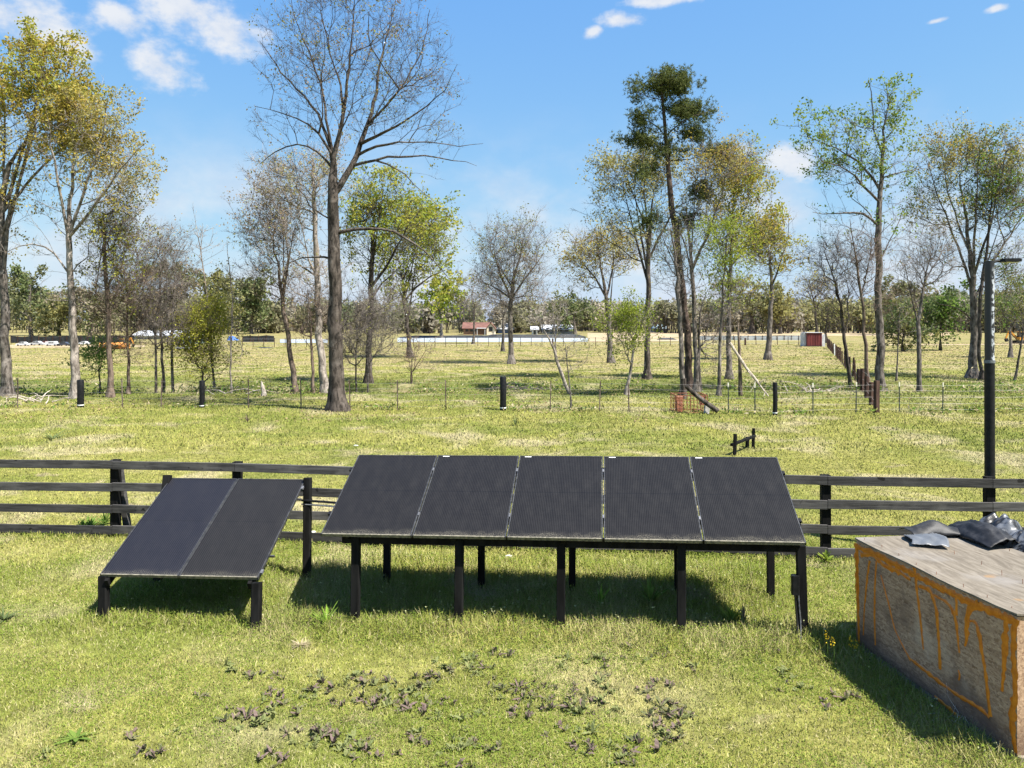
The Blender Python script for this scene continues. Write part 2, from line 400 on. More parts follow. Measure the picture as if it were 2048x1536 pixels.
strip("bare_field", [[(1175, 676), (1300, 677), (1420, 672), (1700, 672), (1900, 672)], [(1175, 666), (1300, 665), (1420, 664.5), (1700, 664), (1900, 664)]], MATS["sand"], .025)
# ------------------------------------------------------------------ trees
def resample(P, step):
    P = np.asarray(P, float); d = np.linalg.norm(np.diff(P[:, :3], axis=0), axis=1); s = np.concatenate([[0], np.cumsum(d)])
    n = max(2, int(round(s[-1] / step)) + 1); q = np.linspace(0, s[-1], n)
    # smooth through the given points
    out = np.stack([np.interp(q, s, P[:, k]) for k in range(P.shape[1])], 1)
    for _ in range(2):
        if n > 4: out[1:-1, :3] = .5 * out[1:-1, :3] + .25 * (out[:-2, :3] + out[2:, :3])
    return out

def prisms(a, b, ra, rb, da, db, k, flare=None):
    """tapered k-sided segments from a to b; all arrays of n"""
    ref = np.array([.31, .95, .05]); an = np.arange(k) * 2 * math.pi / k
    cs, sn = np.cos(an)[None, :, None], np.sin(an)[None, :, None]
    def ring(c, r, d):
        u = nrm(np.cross(d, ref)); w = np.cross(d, u)
        rr = np.repeat(r[:, None], k, 1)
        if flare is not None:
            z = c[:, 2] - flare[0]
            rr = rr * (1 + flare[1] * np.exp(-np.clip(z, 0, None) / flare[2])[:, None] * (.55 + .55 * np.sin(an * flare[3] + flare[4])[None, :] ** 2 + .25 * np.sin(an * 2 + 1)[None, :]))
            rr = rr * (1 + .05 * np.sin(an * 3 + z[:, None] * 1.7)[:, :] + .04 * np.sin(an * 5 - z[:, None] * 3.1))
        return c[:, None] + rr[..., None] * (cs * u[:, None] + sn * w[:, None])
    v = np.concatenate([ring(a, ra, da), ring(b, rb, db)], 1).reshape(-1, 3)
    base = (np.arange(len(a)) * 2 * k)[:, None]; j = np.arange(k)[None]; j2 = (np.arange(k)[None] + 1) % k
    f = np.stack([base + j, base + j2, base + k + j2, base + k + j], -1).reshape(-1, 4)
    return v, f
def cones(a, b, r):
    """thin three-sided twigs"""
    n = len(a); d = nrm(b - a); u = nrm(np.cross(d, np.array([.31, .95, .05]))); w = np.cross(d, u)
    an = np.arange(3) * 2 * math.pi / 3
    ring = a[:, None] + r[:, None, None] * (np.cos(an)[None, :, None] * u[:, None] + np.sin(an)[None, :, None] * w[:, None])
    v = np.concatenate([ring, b[:, None]], 1).reshape(-1, 3); base = (np.arange(n) * 4)[:, None]
    f = np.stack([base + np.array([[0, 1, 3]]), base + np.array([[1, 2, 3]]), base + np.array([[2, 0, 3]])], 1).reshape(-1, 3)
    return v, f
def leaves(c, size, rng, flat=0.0, asp=.55):
    n = len(c); nn = nrm(rng.normal(size=(n, 3)) + np.array([0, 0, flat])); u = nrm(np.cross(nn, rng.normal(size=(n, 3)))); w = np.cross(nn, u)
    s = (size * rng.uniform(.6, 1.35, n))[:, None]
    v = np.stack([c - u * s, c + w * s * asp, c + u * s, c - w * s * asp], 1).reshape(-1, 3)
    f = np.arange(4 * n).reshape(n, 4); return v, f
def needles(c, size, rng, m=9):
    n = len(c); cc = np.repeat(c, m, 0); d = nrm(rng.normal(size=(n * m, 3)) + np.array([0, 0, .35]))
    s = (size * rng.uniform(.7, 1.2, n * m))[:, None]; w = nrm(np.cross(d, rng.normal(size=(n * m, 3)))) * s * .09
    v = np.stack([cc - w, cc + w, cc + d * s], 1).reshape(-1, 3); return v, np.arange(3 * n * m).reshape(-1, 3)
def joinm(parts):
    v = []; f = []; b = 0
    for a, q in parts:
        if len(a) == 0: continue
        if q.shape[1] == 3: q = np.concatenate([q, q[:, 2:3]], 1) if False else q
        v.append(a); f.append(q + b); b += len(a)
    return np.concatenate(v), f
def mesh_mixed(name, parts, mat, parent, smooth=True):
    v, fs = joinm(parts); q = [f for f in fs if f.shape[1] == 4]; t3 = [f for f in fs if f.shape[1] == 3]
    v = v.astype(np.float32) - absloc(parent).astype(np.float32)
    q = np.concatenate(q) if q else np.zeros((0, 4), int); t3 = np.concatenate(t3) if t3 else np.zeros((0, 3), int)
    me = bpy.data.meshes.new(name); me.vertices.add(len(v)); me.vertices.foreach_set("co", v.ravel())
    li = np.concatenate([q.ravel(), t3.ravel()]).astype(np.int32); me.loops.add(len(li)); me.loops.foreach_set("vertex_index", li)
    ls = np.concatenate([np.arange(len(q)) * 4, len(q) * 4 + np.arange(len(t3)) * 3]).astype(np.int32)
    lt = np.concatenate([np.full(len(q), 4), np.full(len(t3), 3)]).astype(np.int32)
    me.polygons.add(len(ls)); me.polygons.foreach_set("loop_start", ls); me.polygons.foreach_set("loop_total", lt)
    if smooth: me.polygons.foreach_set("use_smooth", np.ones(len(ls), bool))
    me.update(calc_edges=True); return link(name, me, parent, mat)

STAT = {"tris": 0}
def tree(name, label, base, trunk, crown, n, leaf=None, limbs=(), bark="bark_grey", seed=1, bf=.22, twig=(4, .55), auto=5, group=None,
         clump=.75, tw_r=1.0, needle=False, droop=0.0, cat="tree", extra_trunks=(), depth=1.0, attach=.42, flare=.75, leafy=.8, ystand=None):
    """trunk, limbs and crown are traced as photo rows and columns at the tree's own distance; the crown then gets its own depth"""
    rng = np.random.default_rng(seed * 7919 + 13)
    B = gp(*base); Y0 = B[1] if ystand is None else ystand
    B = np.array([(base[0] - 1024) * Y0 / F, Y0, float(gz((base[0] - 1024) * Y0 / F, Y0))])
    px = Y0 / F; s = Y0 / 34.0; sq = max(.5, s ** .8)
    root = thing(name, label, cat, B, group)
    P, PAR, RAD, PATH, OK = [], [], [], [], []
    def addpoly(poly, par0, path0, ok):
        last = par0; pl = path0
        for i, q in enumerate(poly):
            if i > 0 or par0 < 0:
                if len(P) and last >= 0: pl = pl + float(np.linalg.norm(q[:3] - P[last]))
                P.append(q[:3].copy()); PAR.append(last); RAD.append(q[3]); PATH.append(pl); OK.append(ok(i / max(1, len(poly) - 1))); last = len(P) - 1
    step = .55 * sq
    def topoly(pts, y0, dy):
        k = len(pts); out = []
        for i, q in enumerate(pts):
            yy = y0 + dy * (i / max(1, k - 1)) ** 1.2
            w = at(q[0], q[1], yy); out.append([w[0], w[1], w[2], (q[2] if len(q) > 2 else 3) * px / 2 * (.84 if Y0 < 60 else .92)])
        return out
    tp = topoly(trunk, Y0, rng.uniform(-.25, .25) * sq); tp[0][2] = min(tp[0][2], B[2]) - .12
    tp[0][:3] = [B[0], B[1], B[2] - .12]
    tr = resample(tp, step); tr[1:-1, :2] += rng.normal(0, .025 * sq, (len(tr) - 2, 2))
    addpoly(tr, -1, 0.0, lambda u: u > attach)
    ntr = len(P); XR = []
    for et in extra_trunks:
        e = topoly(et, Y0 + rng.uniform(-.3, .3) * sq, rng.uniform(-.3, .3) * sq)
        if et[0][1] > base[1] - 25 : e[0][2] = B[2] - .12
        x0_ = len(P); addpoly(resample(e, step), -1, 0.0, lambda u: u > attach); XR.append((x0_, len(P)))
    nspec0 = len(P)
    def nearest(p, upto): 
        A = np.array(P[:upto]); return int(np.argmin(np.linalg.norm(A - p, axis=1)))
    for li, lm in enumerate(limbs):
        L0 = np.hypot(lm[-1][0] - lm[0][0], lm[-1][1] - lm[0][1]) * px
        lp = topoly([(q[0], q[1], q[2] if len(q) > 2 else max(1.2, 5 * (1 - i / len(lm)))) for i, q in enumerate(lm)], Y0, rng.uniform(-.55, .55) * L0 * .8)
        i0 = nearest(np.array(lp[0][:3]), len(P)); lp[0][:3] = list(P[i0]); lr = resample(lp, step)
        lr[2:, :3] += rng.normal(0, .03 * sq, (len(lr[2:]), 3))
        addpoly(lr, i0, PATH[i0], lambda u: u > .12)
    # points that the crown grows towards
    W = np.array([c[2] * c[3] * (c[4] if len(c) > 4 else 1.0) for c in crown], float); W /= W.sum()
    which = rng.choice(len(crown), n, p=W)
    nc = max(3, int(n / 7)); cwh = rng.choice(len(crown), nc, p=W)
    def inell(w):
        u = nrm(rng.normal(size=(len(w), 3))) * (rng.uniform(0, 1, (len(w), 1)) ** (1 / 2.4))
        C = np.array([[crown[i][0], crown[i][1], crown[i][2], crown[i][3]] for i in w], float)
        o = np.stack([(C[:, 0] - 1024) * px + u[:, 0] * C[:, 2] * px, Y0 + u[:, 1] * np.minimum(C[:, 2], C[:, 3] * 1.6) * px * depth, H - (C[:, 1] - HY) * px + u[:, 2] * C[:, 3] * px], 1); return o
    cc = inell(cwh); A = cc[rng.integers(0, nc, n)] + rng.normal(0, (.42 if not needle else .22) * sq, (n, 3)) * np.array([1, 1, .8])
    free = rng.uniform(size=n) > clump; A[free] = inell(which)[free]
    A = A[A[:, 2] > B[2] + .5]; n = len(A)
    if auto:
        pool = [i for i in range(nspec0) if OK[i]]; tops = [i for i in range(nspec0) if not any(PAR[j] == i for j in range(nspec0))]
        tg = inell(rng.choice(len(crown), auto, p=W))
        for k in range(auto):
            i0 = pool[int(rng.integers(0, len(pool)))] if rng.uniform() < .55 else tops[int(rng.integers(0, len(tops)))]
            p0 = P[i0]; p3 = tg[k]
            if p3[2] < p0[2] + .3 and not droop: continue
            hor = p3 - p0; m1 = p0 + hor * np.array([.42, .42, .25]) ; m1[2] += abs(hor[2]) * .10
            u = np.linspace(0, 1, 8)[:, None]; c = (1 - u) ** 2 * p0 + 2 * u * (1 - u) * m1 + u * u * p3
            r0 = min(RAD[i0] * .62, .05 * sq + .012 * np.linalg.norm(hor)); rr = np.linspace(r0, max(.012 * sq, r0 * .22), 8)[:, None]
            addpoly(resample(np.concatenate([c, rr], 1), step), i0, PATH[i0], lambda u: u > .12)
    nspec = len(P); P = np.array(P); PAR = list(PAR); PATH = np.array(PATH); ok = np.array(OK)
    Pl = [p for p in P]; PT = list(PATH); SPEC = list(RAD) 
    src = np.where(ok)[0]
    def costs(pts, nodepos, nodepath):
        d = np.linalg.norm(pts[:, None] - nodepos[None], axis=2)
        return d + bf * nodepath[None] + (.9 - droop) * np.clip(nodepos[None, :, 2] - pts[:, None, 2], 0, None) * (1 if not needle else .3)
    C = costs(A, P[src], PATH[src]); best = src[np.argmin(C, 1)]; bc = C.min(1); alive = np.ones(n, bool)
    for _ in range(n):
        i = int(np.argmin(np.where(alive, bc, 1e9))); alive[i] = False; p0 = Pl[best[i]]; p1 = A[i]; L = float(np.linalg.norm(p1 - p0)); k = max(1, min(4, int(L / (.8 * sq)))); last = int(best[i])
        new = []
        for j in range(1, k + 1):
            u = j / k; q = p0 + (p1 - p0) * u
            if k > 1 and j < k: q = q + rng.normal(0, .045 * sq, 3) + np.array([0, 0, -.06 * L * math.sin(math.pi * u) * (1 - 2 * droop)])
            Pl.append(q); PAR.append(last); PT.append(PT[last] + L / k); SPEC.append(0.0); last = len(Pl) - 1; new.append(last)
        NP = np.array([Pl[j] for j in new]); c2 = costs(A, NP, np.array([PT[j] for j in new])); m2 = c2.min(1); up = m2 < bc
        bc[up] = m2[up]; best[up] = np.array(new)[np.argmin(c2, 1)[up]]
    P = np.array(Pl); PAR = np.array(PAR); N = len(P)
    kids = np.zeros(N); hp = PAR >= 0
    np.add.at(kids, PAR[hp], 1)
    for _ in range(3):
        sm = np.zeros((N, 3)); np.add.at(sm, PAR[hp], P[hp]); mk = (np.arange(N) >= nspec) & (kids > 0)
        P[mk] = .55 * P[mk] + .22 * P[PAR[mk]] + .23 * sm[mk] / kids[mk][:, None]
    tip = .0075 * sq * tw_r; rp = np.zeros(N); acc = np.zeros(N); ex = 1.95; rad = np.zeros(N); SPEC = np.array(SPEC)
    for i in range(N - 1, -1, -1):
        r = tip if acc[i] == 0 else acc[i] ** (1 / ex); rad[i] = SPEC[i] if SPEC[i] > 0 else r
        if PAR[i] >= 0: acc[PAR[i]] += r ** ex
    for i in range(nspec, N): rad[i] = max(tip * .9, min(rad[i], rad[PAR[i]] * .82))
    main = np.full(N, -1); mr = np.zeros(N)
    for i in range(N):
        q = PAR[i]
        if q >= 0 and (rad[i] > mr[q]): mr[q] = rad[i]; main[q] = i
    D = np.zeros((N, 3)); e = np.where(hp)[0]; D[e] = nrm(P[e] - P[PAR[e]]); D[~hp] = [0, 0, 1]
    mm = main >= 0; D2 = D.copy(); D2[mm] = nrm(D[mm] + nrm(P[main[mm]] - P[mm]))
    ea = PAR[e]; ismain = main[ea] == e
    ra = np.where(ismain, rad[ea], np.minimum(rad[ea], rad[e] * 1.12)); da = np.where(ismain[:, None], D2[ea], D[e])
    thick = np.maximum(ra, rad[e]) > .045 * sq
    wood = []; thin = []
    trunk_e = e < ntr
    sel = thick & trunk_e
    kk = 14 if Y0 < 60 else 8
    if sel.any(): wood.append(prisms(P[ea[sel]], P[e[sel]], ra[sel], rad[e][sel], da[sel], D2[e[sel]], kk, (B[2] - .1, flare, .35 * max(.6, tr[0, 3] / .28), 2.5, seed)))
    xtra = np.zeros(len(e), bool)
    for (q0, q1) in XR:
        sx_ = (e >= q0) & (e < q1); xtra |= sx_
        if sx_.any(): mesh_mixed('trunk', [prisms(P[ea[sx_]], P[e[sx_]], ra[sx_], rad[e][sx_], da[sx_], D2[e[sx_]], 8)], MATS[bark], root)
    sel = thick & ~trunk_e & ~xtra
    if sel.any(): wood.append(prisms(P[ea[sel]], P[e[sel]], ra[sel], rad[e][sel], da[sel], D2[e[sel]], 7 if Y0 < 60 else 5))
    sel = ~thick & ~xtra
    if sel.any(): thin.append(prisms(P[ea[sel]], P[e[sel]], ra[sel], rad[e][sel], da[sel], D2[e[sel]], 3))
    term = np.where((kids == 0) & (np.arange(N) >= nspec))[0]
    fine = np.where((rad < tip * 2.6) & (np.arange(N) >= nspec))[0]
    tips = P[term]
    if twig[0]:
        host = np.concatenate([np.repeat(term, twig[0]), rng.choice(fine, int(len(fine) * twig[0] * .6))]) if len(fine) else np.repeat(term, twig[0])
        dd = nrm(D[host] * .8 + rng.normal(0, .55, (len(host), 3)) + np.array([0, 0, .28 - droop])); ln = twig[1] * sq * rng.uniform(.4, 1.3, len(host))
        a = P[host] - D[host] * (rng.uniform(0, .35, len(host)) * sq * .6)[:, None]; b = a + dd * ln[:, None]
        thin.append(cones(a, b, np.full(len(a), tip * .62)))
        a2 = np.repeat(a + (b - a) * .5, 2, 0); d2 = nrm(np.repeat(dd, 2, 0) + rng.normal(0, .5, (len(a2), 3))); b2 = a2 + d2 * (np.repeat(ln, 2) * rng.uniform(.35, .7, len(a2)))[:, None]
        thin.append(cones(a2, b2, np.full(len(a2), tip * .45)))
        ends = np.concatenate([b, b2])
    else: ends = tips
    if wood: mesh_mixed("trunk", wood, MATS[bark], root)
    lv = leaf and leaf[0]
    if thin: mesh_mixed("branches" if lv else "crown", thin, MATS[bark], root)
    if lv:
        mats = leaf[2] if isinstance(leaf[2], (list, tuple)) else [leaf[2]]
        if leafy < 1:    # whole sprays stay bare
            nb = max(5, int(len(ends) / 55)); cen = ends[rng.integers(0, len(ends), nb)]; live = rng.uniform(size=nb) < leafy
            dn = np.stack([np.linalg.norm(ends - c, axis=1) for c in cen], 1); keep = live[np.argmin(dn, 1)]
            if keep.sum() > 5: ends = ends[keep]
        nn = int(leaf[0] * (1.0 if needle else (2.2 if Y0 < 90 else 1.5))); hz_ = (ends[:, 2] - ends[:, 2].min()) / (np.ptp(ends[:, 2]) + 1e-6); pw_ = .12 + hz_ ** 1.5 if not needle else np.ones(len(ends)); pool = rng.choice(len(ends), max(25, nn // (9 if Y0 < 90 else 2) if not needle else nn // 4), p=pw_ / pw_.sum()); hh = pool[rng.integers(0, len(pool), nn)]
        c = ends[hh] + rng.normal(0, (.11 if not needle else .16) * sq * (leaf[3] if len(leaf) > 3 else 1), (nn, 3))
        vv = needles(c, leaf[1] * px, rng) if needle else leaves(c, leaf[1] * px * (.68 if Y0 < 90 else .8), rng)
        o = mesh_np("crown", vv[0], vv[1], MATS[mats[0]], root)
        if len(mats) > 1:      # each spray keeps one tint
            for q in mats[1:]: o.data.materials.append(MATS[q])
            nb = max(6, nn // 60); cen = c[rng.integers(0, nn, nb)]; own = rng.integers(0, len(mats), nb)
            mi = np.zeros(nn, np.int32)
            for k0 in range(0, nn, 2000):
                dn = ((c[k0:k0 + 2000, None] - cen[None]) ** 2).sum(2); mi[k0:k0 + 2000] = own[np.argmin(dn, 1)]
            sw = rng.uniform(size=nn) < .25; mi[sw] = rng.integers(0, len(mats), sw.sum())
            o.data.polygons.foreach_set("material_index", mi)
    return root
T = tree
# --- left edge group
T("hardwood_tree", "tall golden-leafed tree standing beside the picture's left edge", (12, 792), [(12, 792, 25), (10, 650, 20), (3, 500, 17), (2, 420, 14), (18, 330, 11)],
  [(75, 170, 110, 95, 1.3), (140, 260, 75, 75), (10, 270, 100, 110), (-90, 260, 120, 150), (30, 400, 60, 60, .5)], 1500, (15000, 4.3, ["leaf_gold", "leaf_yellowgreen"], 1.1),
  limbs=[[(3, 480, 10), (-40, 380, 8), (-80, 260, 5), (-110, 170, 2)], [(2, 420, 10), (40, 320, 8), (75, 220, 6), (85, 120, 2)], [(2, 430, 8), (60, 360, 6), (130, 290, 4), (190, 220, 1.5)], [(10, 370, 7), (10, 260, 5), (0, 150, 2)]],
  seed=1, twig=(2, .45), leafy=.82)
T("hardwood_tree", "pale-barked tree with upswept forked limbs, second trunk from the picture's left edge", (152, 796), [(152, 796, 21), (147, 650, 17), (140, 560, 14), (138, 470, 13), (140, 400, 8), (150, 300, 5)],
  [(150, 300, 90, 90, .8), (235, 370, 60, 110), (190, 250, 60, 70, .8), (80, 420, 55, 60, .5), (60, 500, 50, 40, .3)], 850, (4500, 3.9, ["leaf_palegold", "leaf_gold"], 1.1),
  limbs=[[(138, 470, 8), (120, 380, 6), (104, 300, 4), (95, 240, 2)], [(140, 465, 8), (175, 360, 6), (205, 270, 4), (215, 200, 2)], [(140, 475, 8), (185, 420, 6), (240, 340, 4), (290, 285, 1.5)],
         [(140, 540, 5), (90, 480, 4), (50, 480, 3), (15, 505, 1.5)], [(139, 600, 5), (115, 601, 3), (90, 600, 1)], [(141, 545, 4), (165, 515, 3), (200, 508, 1.5)]],
  bark="bark_pale", seed=2, twig=(3, .5), auto=3, leafy=.6)
T("hardwood_tree", "slim vine-tangled tree with olive drab crown beside the pale forked tree", (222, 794), [(222, 794, 15), (219, 700, 11), (214, 600, 9), (209, 500, 8), (206, 430, 5)],
  [(215, 470, 45, 80), (250, 450, 40, 60), (225, 570, 45, 60, .8), (190, 640, 20, 50, .3)], 800, (1500, 3.6, ["leaf_olive", "leaf_yellowgreen"], 1.2), bark="bark_brown", seed=3, droop=.4, twig=(5, .5), leafy=.7)
T("leafy_sapling", "little dark-leafed sapling between the two pale trunks at left", (199, 782), [(199, 782, 5), (199, 745, 4), (198, 715, 2)], [(197, 715, 26, 30), (190, 700, 20, 20)], 160,
  (900, 3.2, "leaf_green"), bark="bark_dark", seed=4, twig=(2, .3), auto=3, flare=.2)
T("bare_tree", "thin dark tree with twiggy grey crown leaning over the meadow, beside slim vine-tangled tree", (256, 786), [(256, 786, 8), (258, 700, 6), (254, 640, 5), (252, 560, 4)],
  [(258, 590, 48, 80), (262, 690, 40, 40, .7)], 480, (700, 3.2, "leaf_olive", 1.2), bark="bark_brown", seed=5, twig=(5, .5), leafy=.6)
T("bare_tree", "grey multi-stemmed leafless tree behind the brush at left", (326, 783), [(326, 783, 7), (324, 700, 6), (318, 600, 5), (322, 520, 3)],
  [(330, 580, 65, 90), (320, 500, 50, 50, .6), (345, 660, 60, 40, .7)], 1000, (500, 3.2, "leaf_brown", 1.2), extra_trunks=[[(312, 782, 7), (312, 690, 5), (306, 600, 3)], [(346, 779, 7), (343, 700, 6), (345, 620, 5), (352, 540, 2)]],
  bark="bark_grey", seed=6, twig=(6, .55), auto=6)
T("bare_sapling", "tall thin leafless sapling with forked tip above yellow-green bush", (428, 780), [(428, 780, 6), (424, 690, 5), (412, 570, 4), (403, 510, 3), (392, 450, 1.2)], [(396, 480, 18, 35), (408, 540, 12, 30, .5)], 60,
  None, bark="bark_pale", seed=7, twig=(2, .4), auto=2, flare=.2, limbs=[[(403, 510, 2), (405, 470, 1.4), (404, 445, .8)]])
T("bare_sapling", "straight whip-thin pale sapling right of the yellow-green bush", (463, 786), [(463, 786, 5), (461, 700, 4), (463, 600, 4), (458, 520, 2), (454, 480, 1)], [(462, 600, 14, 80), (470, 700, 18, 50)], 70,
  (120, 3, "leaf_olive"), bark="bark_pale", seed=8, twig=(2, .4), auto=2, flare=.2)
T("leafy_shrub", "fan-shaped yellow-green shrub rising behind a black-wrapped post", (404, 782), [(404, 782, 6), (405, 750, 4), (404, 715, 2)], [(408, 700, 42, 60), (420, 660, 40, 50), (385, 690, 28, 35)], 520,
  (4500, 2.9, ["leaf_yellowgreen"], 1.2), bark="bark_brown", seed=9, twig=(3, .4), auto=9, attach=.05, flare=.1, cat="shrub", leafy=.95)
# --- centre group
T("hardwood_tree", "great bare tree with dark trunk and wide fan of twigs, tallest in view", (677, 822), [(677, 822, 40), (672, 740, 34), (671, 620, 31), (669, 500, 29), (666, 420, 26), (665, 370, 24), (664, 330, 15), (668, 300, 12), (683, 250, 9), (692, 190, 7), (703, 110, 5), (706, 40, 3), (710, -40, 1.5)],
  [(720, 120, 170, 170, 1.3), (600, 130, 90, 130), (830, 170, 80, 130), (860, 290, 80, 40, .6), (570, 270, 70, 60, .5), (690, 460, 90, 60, .35), (820, 480, 90, 50, .35), (675, 640, 55, 90, .75), (560, 330, 50, 40, .3), (700, -30, 150, 60, .6)], 2000,
  (1500, 3.6, ["leaf_brown", "leaf_olive"], 1.4),
  limbs=[[(672, 400, 18), (690, 360, 16), (705, 325, 14), (722, 285, 12), (740, 235, 9), (752, 190, 8), (757, 140, 6), (770, 80, 4), (790, 10, 2), (800, -40, 1)],
         [(664, 330, 9), (655, 270, 8), (632, 220, 6), (605, 185, 5), (570, 160, 4), (545, 120, 3), (520, 80, 1.5)],
         [(664, 310, 8), (650, 285, 6), (628, 250, 5), (600, 232, 4), (560, 225, 3), (510, 210, 1.5)],
         [(668, 300, 7), (640, 165, 5), (615, 100, 4), (590, 40, 2), (575, -20, 1)],
         [(683, 250, 7), (690, 200, 6), (668, 130, 4), (650, 70, 3), (640, 0, 1.5)],
         [(752, 220, 7), (790, 195, 5), (820, 150, 4), (850, 90, 3), (860, 20, 1.5)],
         [(725, 285, 9), (760, 268, 7), (800, 250, 5), (840, 222, 4), (885, 190, 2), (915, 130, 1)],
         [(715, 300, 8), (760, 285, 6), (820, 285, 4), (880, 285, 3), (930, 295, 2), (965, 285, 1)],
         [(706, 335, 8), (750, 318, 6), (810, 312, 5), (875, 312, 4), (920, 325, 2), (955, 330, 1)],
         [(755, 315, 5), (800, 335, 4), (835, 375, 2), (880, 415, 1)],
         [(678, 475, 10), (715, 455, 8), (780, 458, 6), (830, 485, 5), (870, 520, 3), (900, 560, 1.5)],
         [(664, 330, 6), (630, 290, 5), (590, 285, 4), (545, 300, 3), (520, 330, 1.5)],
         [(670, 515, 6), (640, 508, 5), (600, 515, 3), (570, 530, 1.5)],
         [(757, 140, 4), (735, 90, 3), (735, 20, 1.5)]],
  bark="bark_dark", seed=10, tw_r=.86, twig=(3, .6), auto=0, bf=.30, attach=.12, leafy=.45, flare=.6, depth=.9)
T("hardwood_tree", "tall pale-trunked tree close behind the great bare tree", (652, 786), [(642, 786, 20), (640, 700, 17), (636, 600, 14), (631, 500, 12), (628, 400, 9), (626, 330, 5)],
  [(600, 370, 90, 70), (560, 470, 80, 70), (650, 330, 40, 40, .6), (620, 560, 60, 70, .6)], 1000, (1900, 3.2, ["leaf_brown", "leaf_palegold"], 1.4), bark="bark_pale", seed=11, twig=(5, .5), auto=7, leafy=.8)
T("hardwood_tree", "leaning broken-barked tree with thin brownish crown, first left of the big centre trunk", (592, 785), [(592, 785, 15), (583, 720, 12), (572, 640, 10), (563, 600, 9), (556, 540, 6), (546, 480, 3)],
  [(540, 450, 65, 70), (520, 540, 45, 60, .7), (575, 560, 30, 60, .5)], 650, (900, 3.2, ["leaf_brown"], 1.4), bark="bark_brown", seed=12, twig=(4, .5), auto=5, limbs=[[(565, 600, 6), (575, 530, 4), (570, 470, 2)]], leafy=.7)
T("bare_sapling", "slim grey sapling trunk just left of the tall pale trunk", (627, 786), [(627, 786, 8), (625, 700, 6), (622, 640, 4), (615, 580, 2)], [(620, 620, 40, 60)], 200, (120, 3, "leaf_brown"), bark="bark_brown", seed=13, twig=(4, .45), auto=3)
T("leafy_tree", "yellow-green tree with rounded crown behind the great bare trunk", (737, 766), [(737, 766, 17), (738, 700, 14), (742, 600, 13), (744, 500, 10), (748, 430, 5)],
  [(760, 400, 75, 60), (800, 460, 85, 65), (730, 470, 55, 80), (750, 560, 60, 70, .5)], 1000, (3600, 4.2, ["leaf_bright", "leaf_yellowgreen", "leaf_yellowgreen"], 1.2), bark="bark_dark", seed=14, twig=(3, .5), auto=8,
  limbs=[[(743, 580, 8), (775, 530, 6), (800, 480, 4), (830, 430, 2)]], leafy=.62)
T("bare_tree", "thicket of thin grey twigs around young stems beneath the yellow-green tree", (712, 776), [(712, 776, 5), (712, 700, 4), (714, 640, 3)], [(740, 670, 60, 55), (700, 690, 40, 45), (770, 620, 50, 50)], 700,
  (250, 3, "leaf_olive"), bark="bark_grey", seed=15, twig=(5, .55), auto=5, attach=.3, extra_trunks=[[(735, 775, 5), (737, 700, 4), (742, 640, 2)]], flare=.2)
T("leafy_tree", "slender tree with bright lime crown, dark leaning trunk, in the mid meadow", (821, 716), [(821, 716, 12), (816, 670, 9), (810, 620, 8), (805, 560, 5)],
  [(820, 500, 60, 50), (800, 570, 40, 50, .8), (850, 450, 45, 45), (865, 540, 45, 50, .6)], 520, (2300, 4.6, ["leaf_bright", "leaf_yellowgreen"], 1.2), bark="bark_dark", seed=16, twig=(3, .5), auto=6, limbs=[[(808, 600, 5), (840, 560, 4), (880, 545, 2)]], leafy=.8)
T("leafy_tree", "far rounded lime-green tree left of the red-roofed house", (883, 676), [(883, 676, 6), (882, 640, 5), (880, 610, 3)], [(878, 600, 32, 38), (885, 620, 25, 30)], 150, (1500, 4.2, ["leaf_bright", "leaf_yellowgreen"], 1.0), bark="bark_grey", seed=17, twig=(1, .4), auto=4)
T("bare_sapling", "small vase-shaped leafless sapling in the meadow near the slender lime tree", (823, 766), [(823, 766, 6), (822, 740, 4), (824, 720, 2)], [(835, 705, 30, 30), (815, 715, 15, 20)], 110, (60, 2.6, "leaf_brown"), bark="bark_brown", seed=18, twig=(3, .35), auto=5, attach=.1, flare=.2)
T("hardwood_tree", "round-crowned grey leafless tree alone in the meadow near the photo's middle", (1022, 726), [(1022, 726, 13), (1021, 680, 11), (1022, 620, 10), (1021, 585, 9), (1030, 545, 6), (1045, 490, 3)],
  [(1025, 500, 68, 62, 1.2), (985, 545, 38, 50), (1070, 560, 35, 50), (1025, 590, 60, 30, .6)], 1100, (1500, 2.6, ["leaf_brown", "leaf_olive"], 1.1), bark="bark_grey", seed=19, twig=(4, .55), auto=4,
  limbs=[[(1021, 590, 6), (1000, 545, 4), (985, 490, 2)], [(1022, 590, 5), (1060, 545, 4), (1085, 510, 2)], [(1021, 600, 5), (985, 570, 3), (960, 560, 1.5)], [(1022, 605, 4), (1060, 590, 3), (1090, 595, 1.5)]], leafy=.8)
T("bare_tree", "small far leafless tree just left of the red-roofed house", (946, 688), [(946, 688, 5), (947, 650, 4), (950, 610, 3)], [(950, 595, 30, 45)], 260, (200, 2.2, "leaf_brown"), bark="bark_grey", seed=20, twig=(3, .5), auto=4)
T("bare_tree", "thin leafless tree close behind the round-crowned one, right of the red-roofed house", (1006, 703), [(1006, 703, 7), (1006, 670, 6), (1007, 630, 4)], [(1003, 600, 25, 40)], 200, (150, 2.2, "leaf_brown"), bark="bark_grey", seed=21, twig=(3, .5), auto=4)
T("hardwood_tree", "gold-budded open tree in mid meadow left of the pine cluster", (1222, 724), [(1222, 724, 13), (1220, 680, 11), (1217, 620, 9), (1213, 580, 7), (1200, 530, 4)],
  [(1195, 500, 65, 45), (1165, 540, 38, 50, .8), (1240, 510, 30, 50, .7)], 650, (2300, 3.2, ["leaf_gold", "leaf_palegold", "leaf_brown"], 1.2), bark="bark_grey", seed=22, twig=(3, .5), auto=6,
  limbs=[[(1215, 585, 5), (1185, 545, 4), (1150, 500, 2)], [(1217, 600, 5), (1228, 540, 4), (1225, 480, 2)]], leafy=.75)
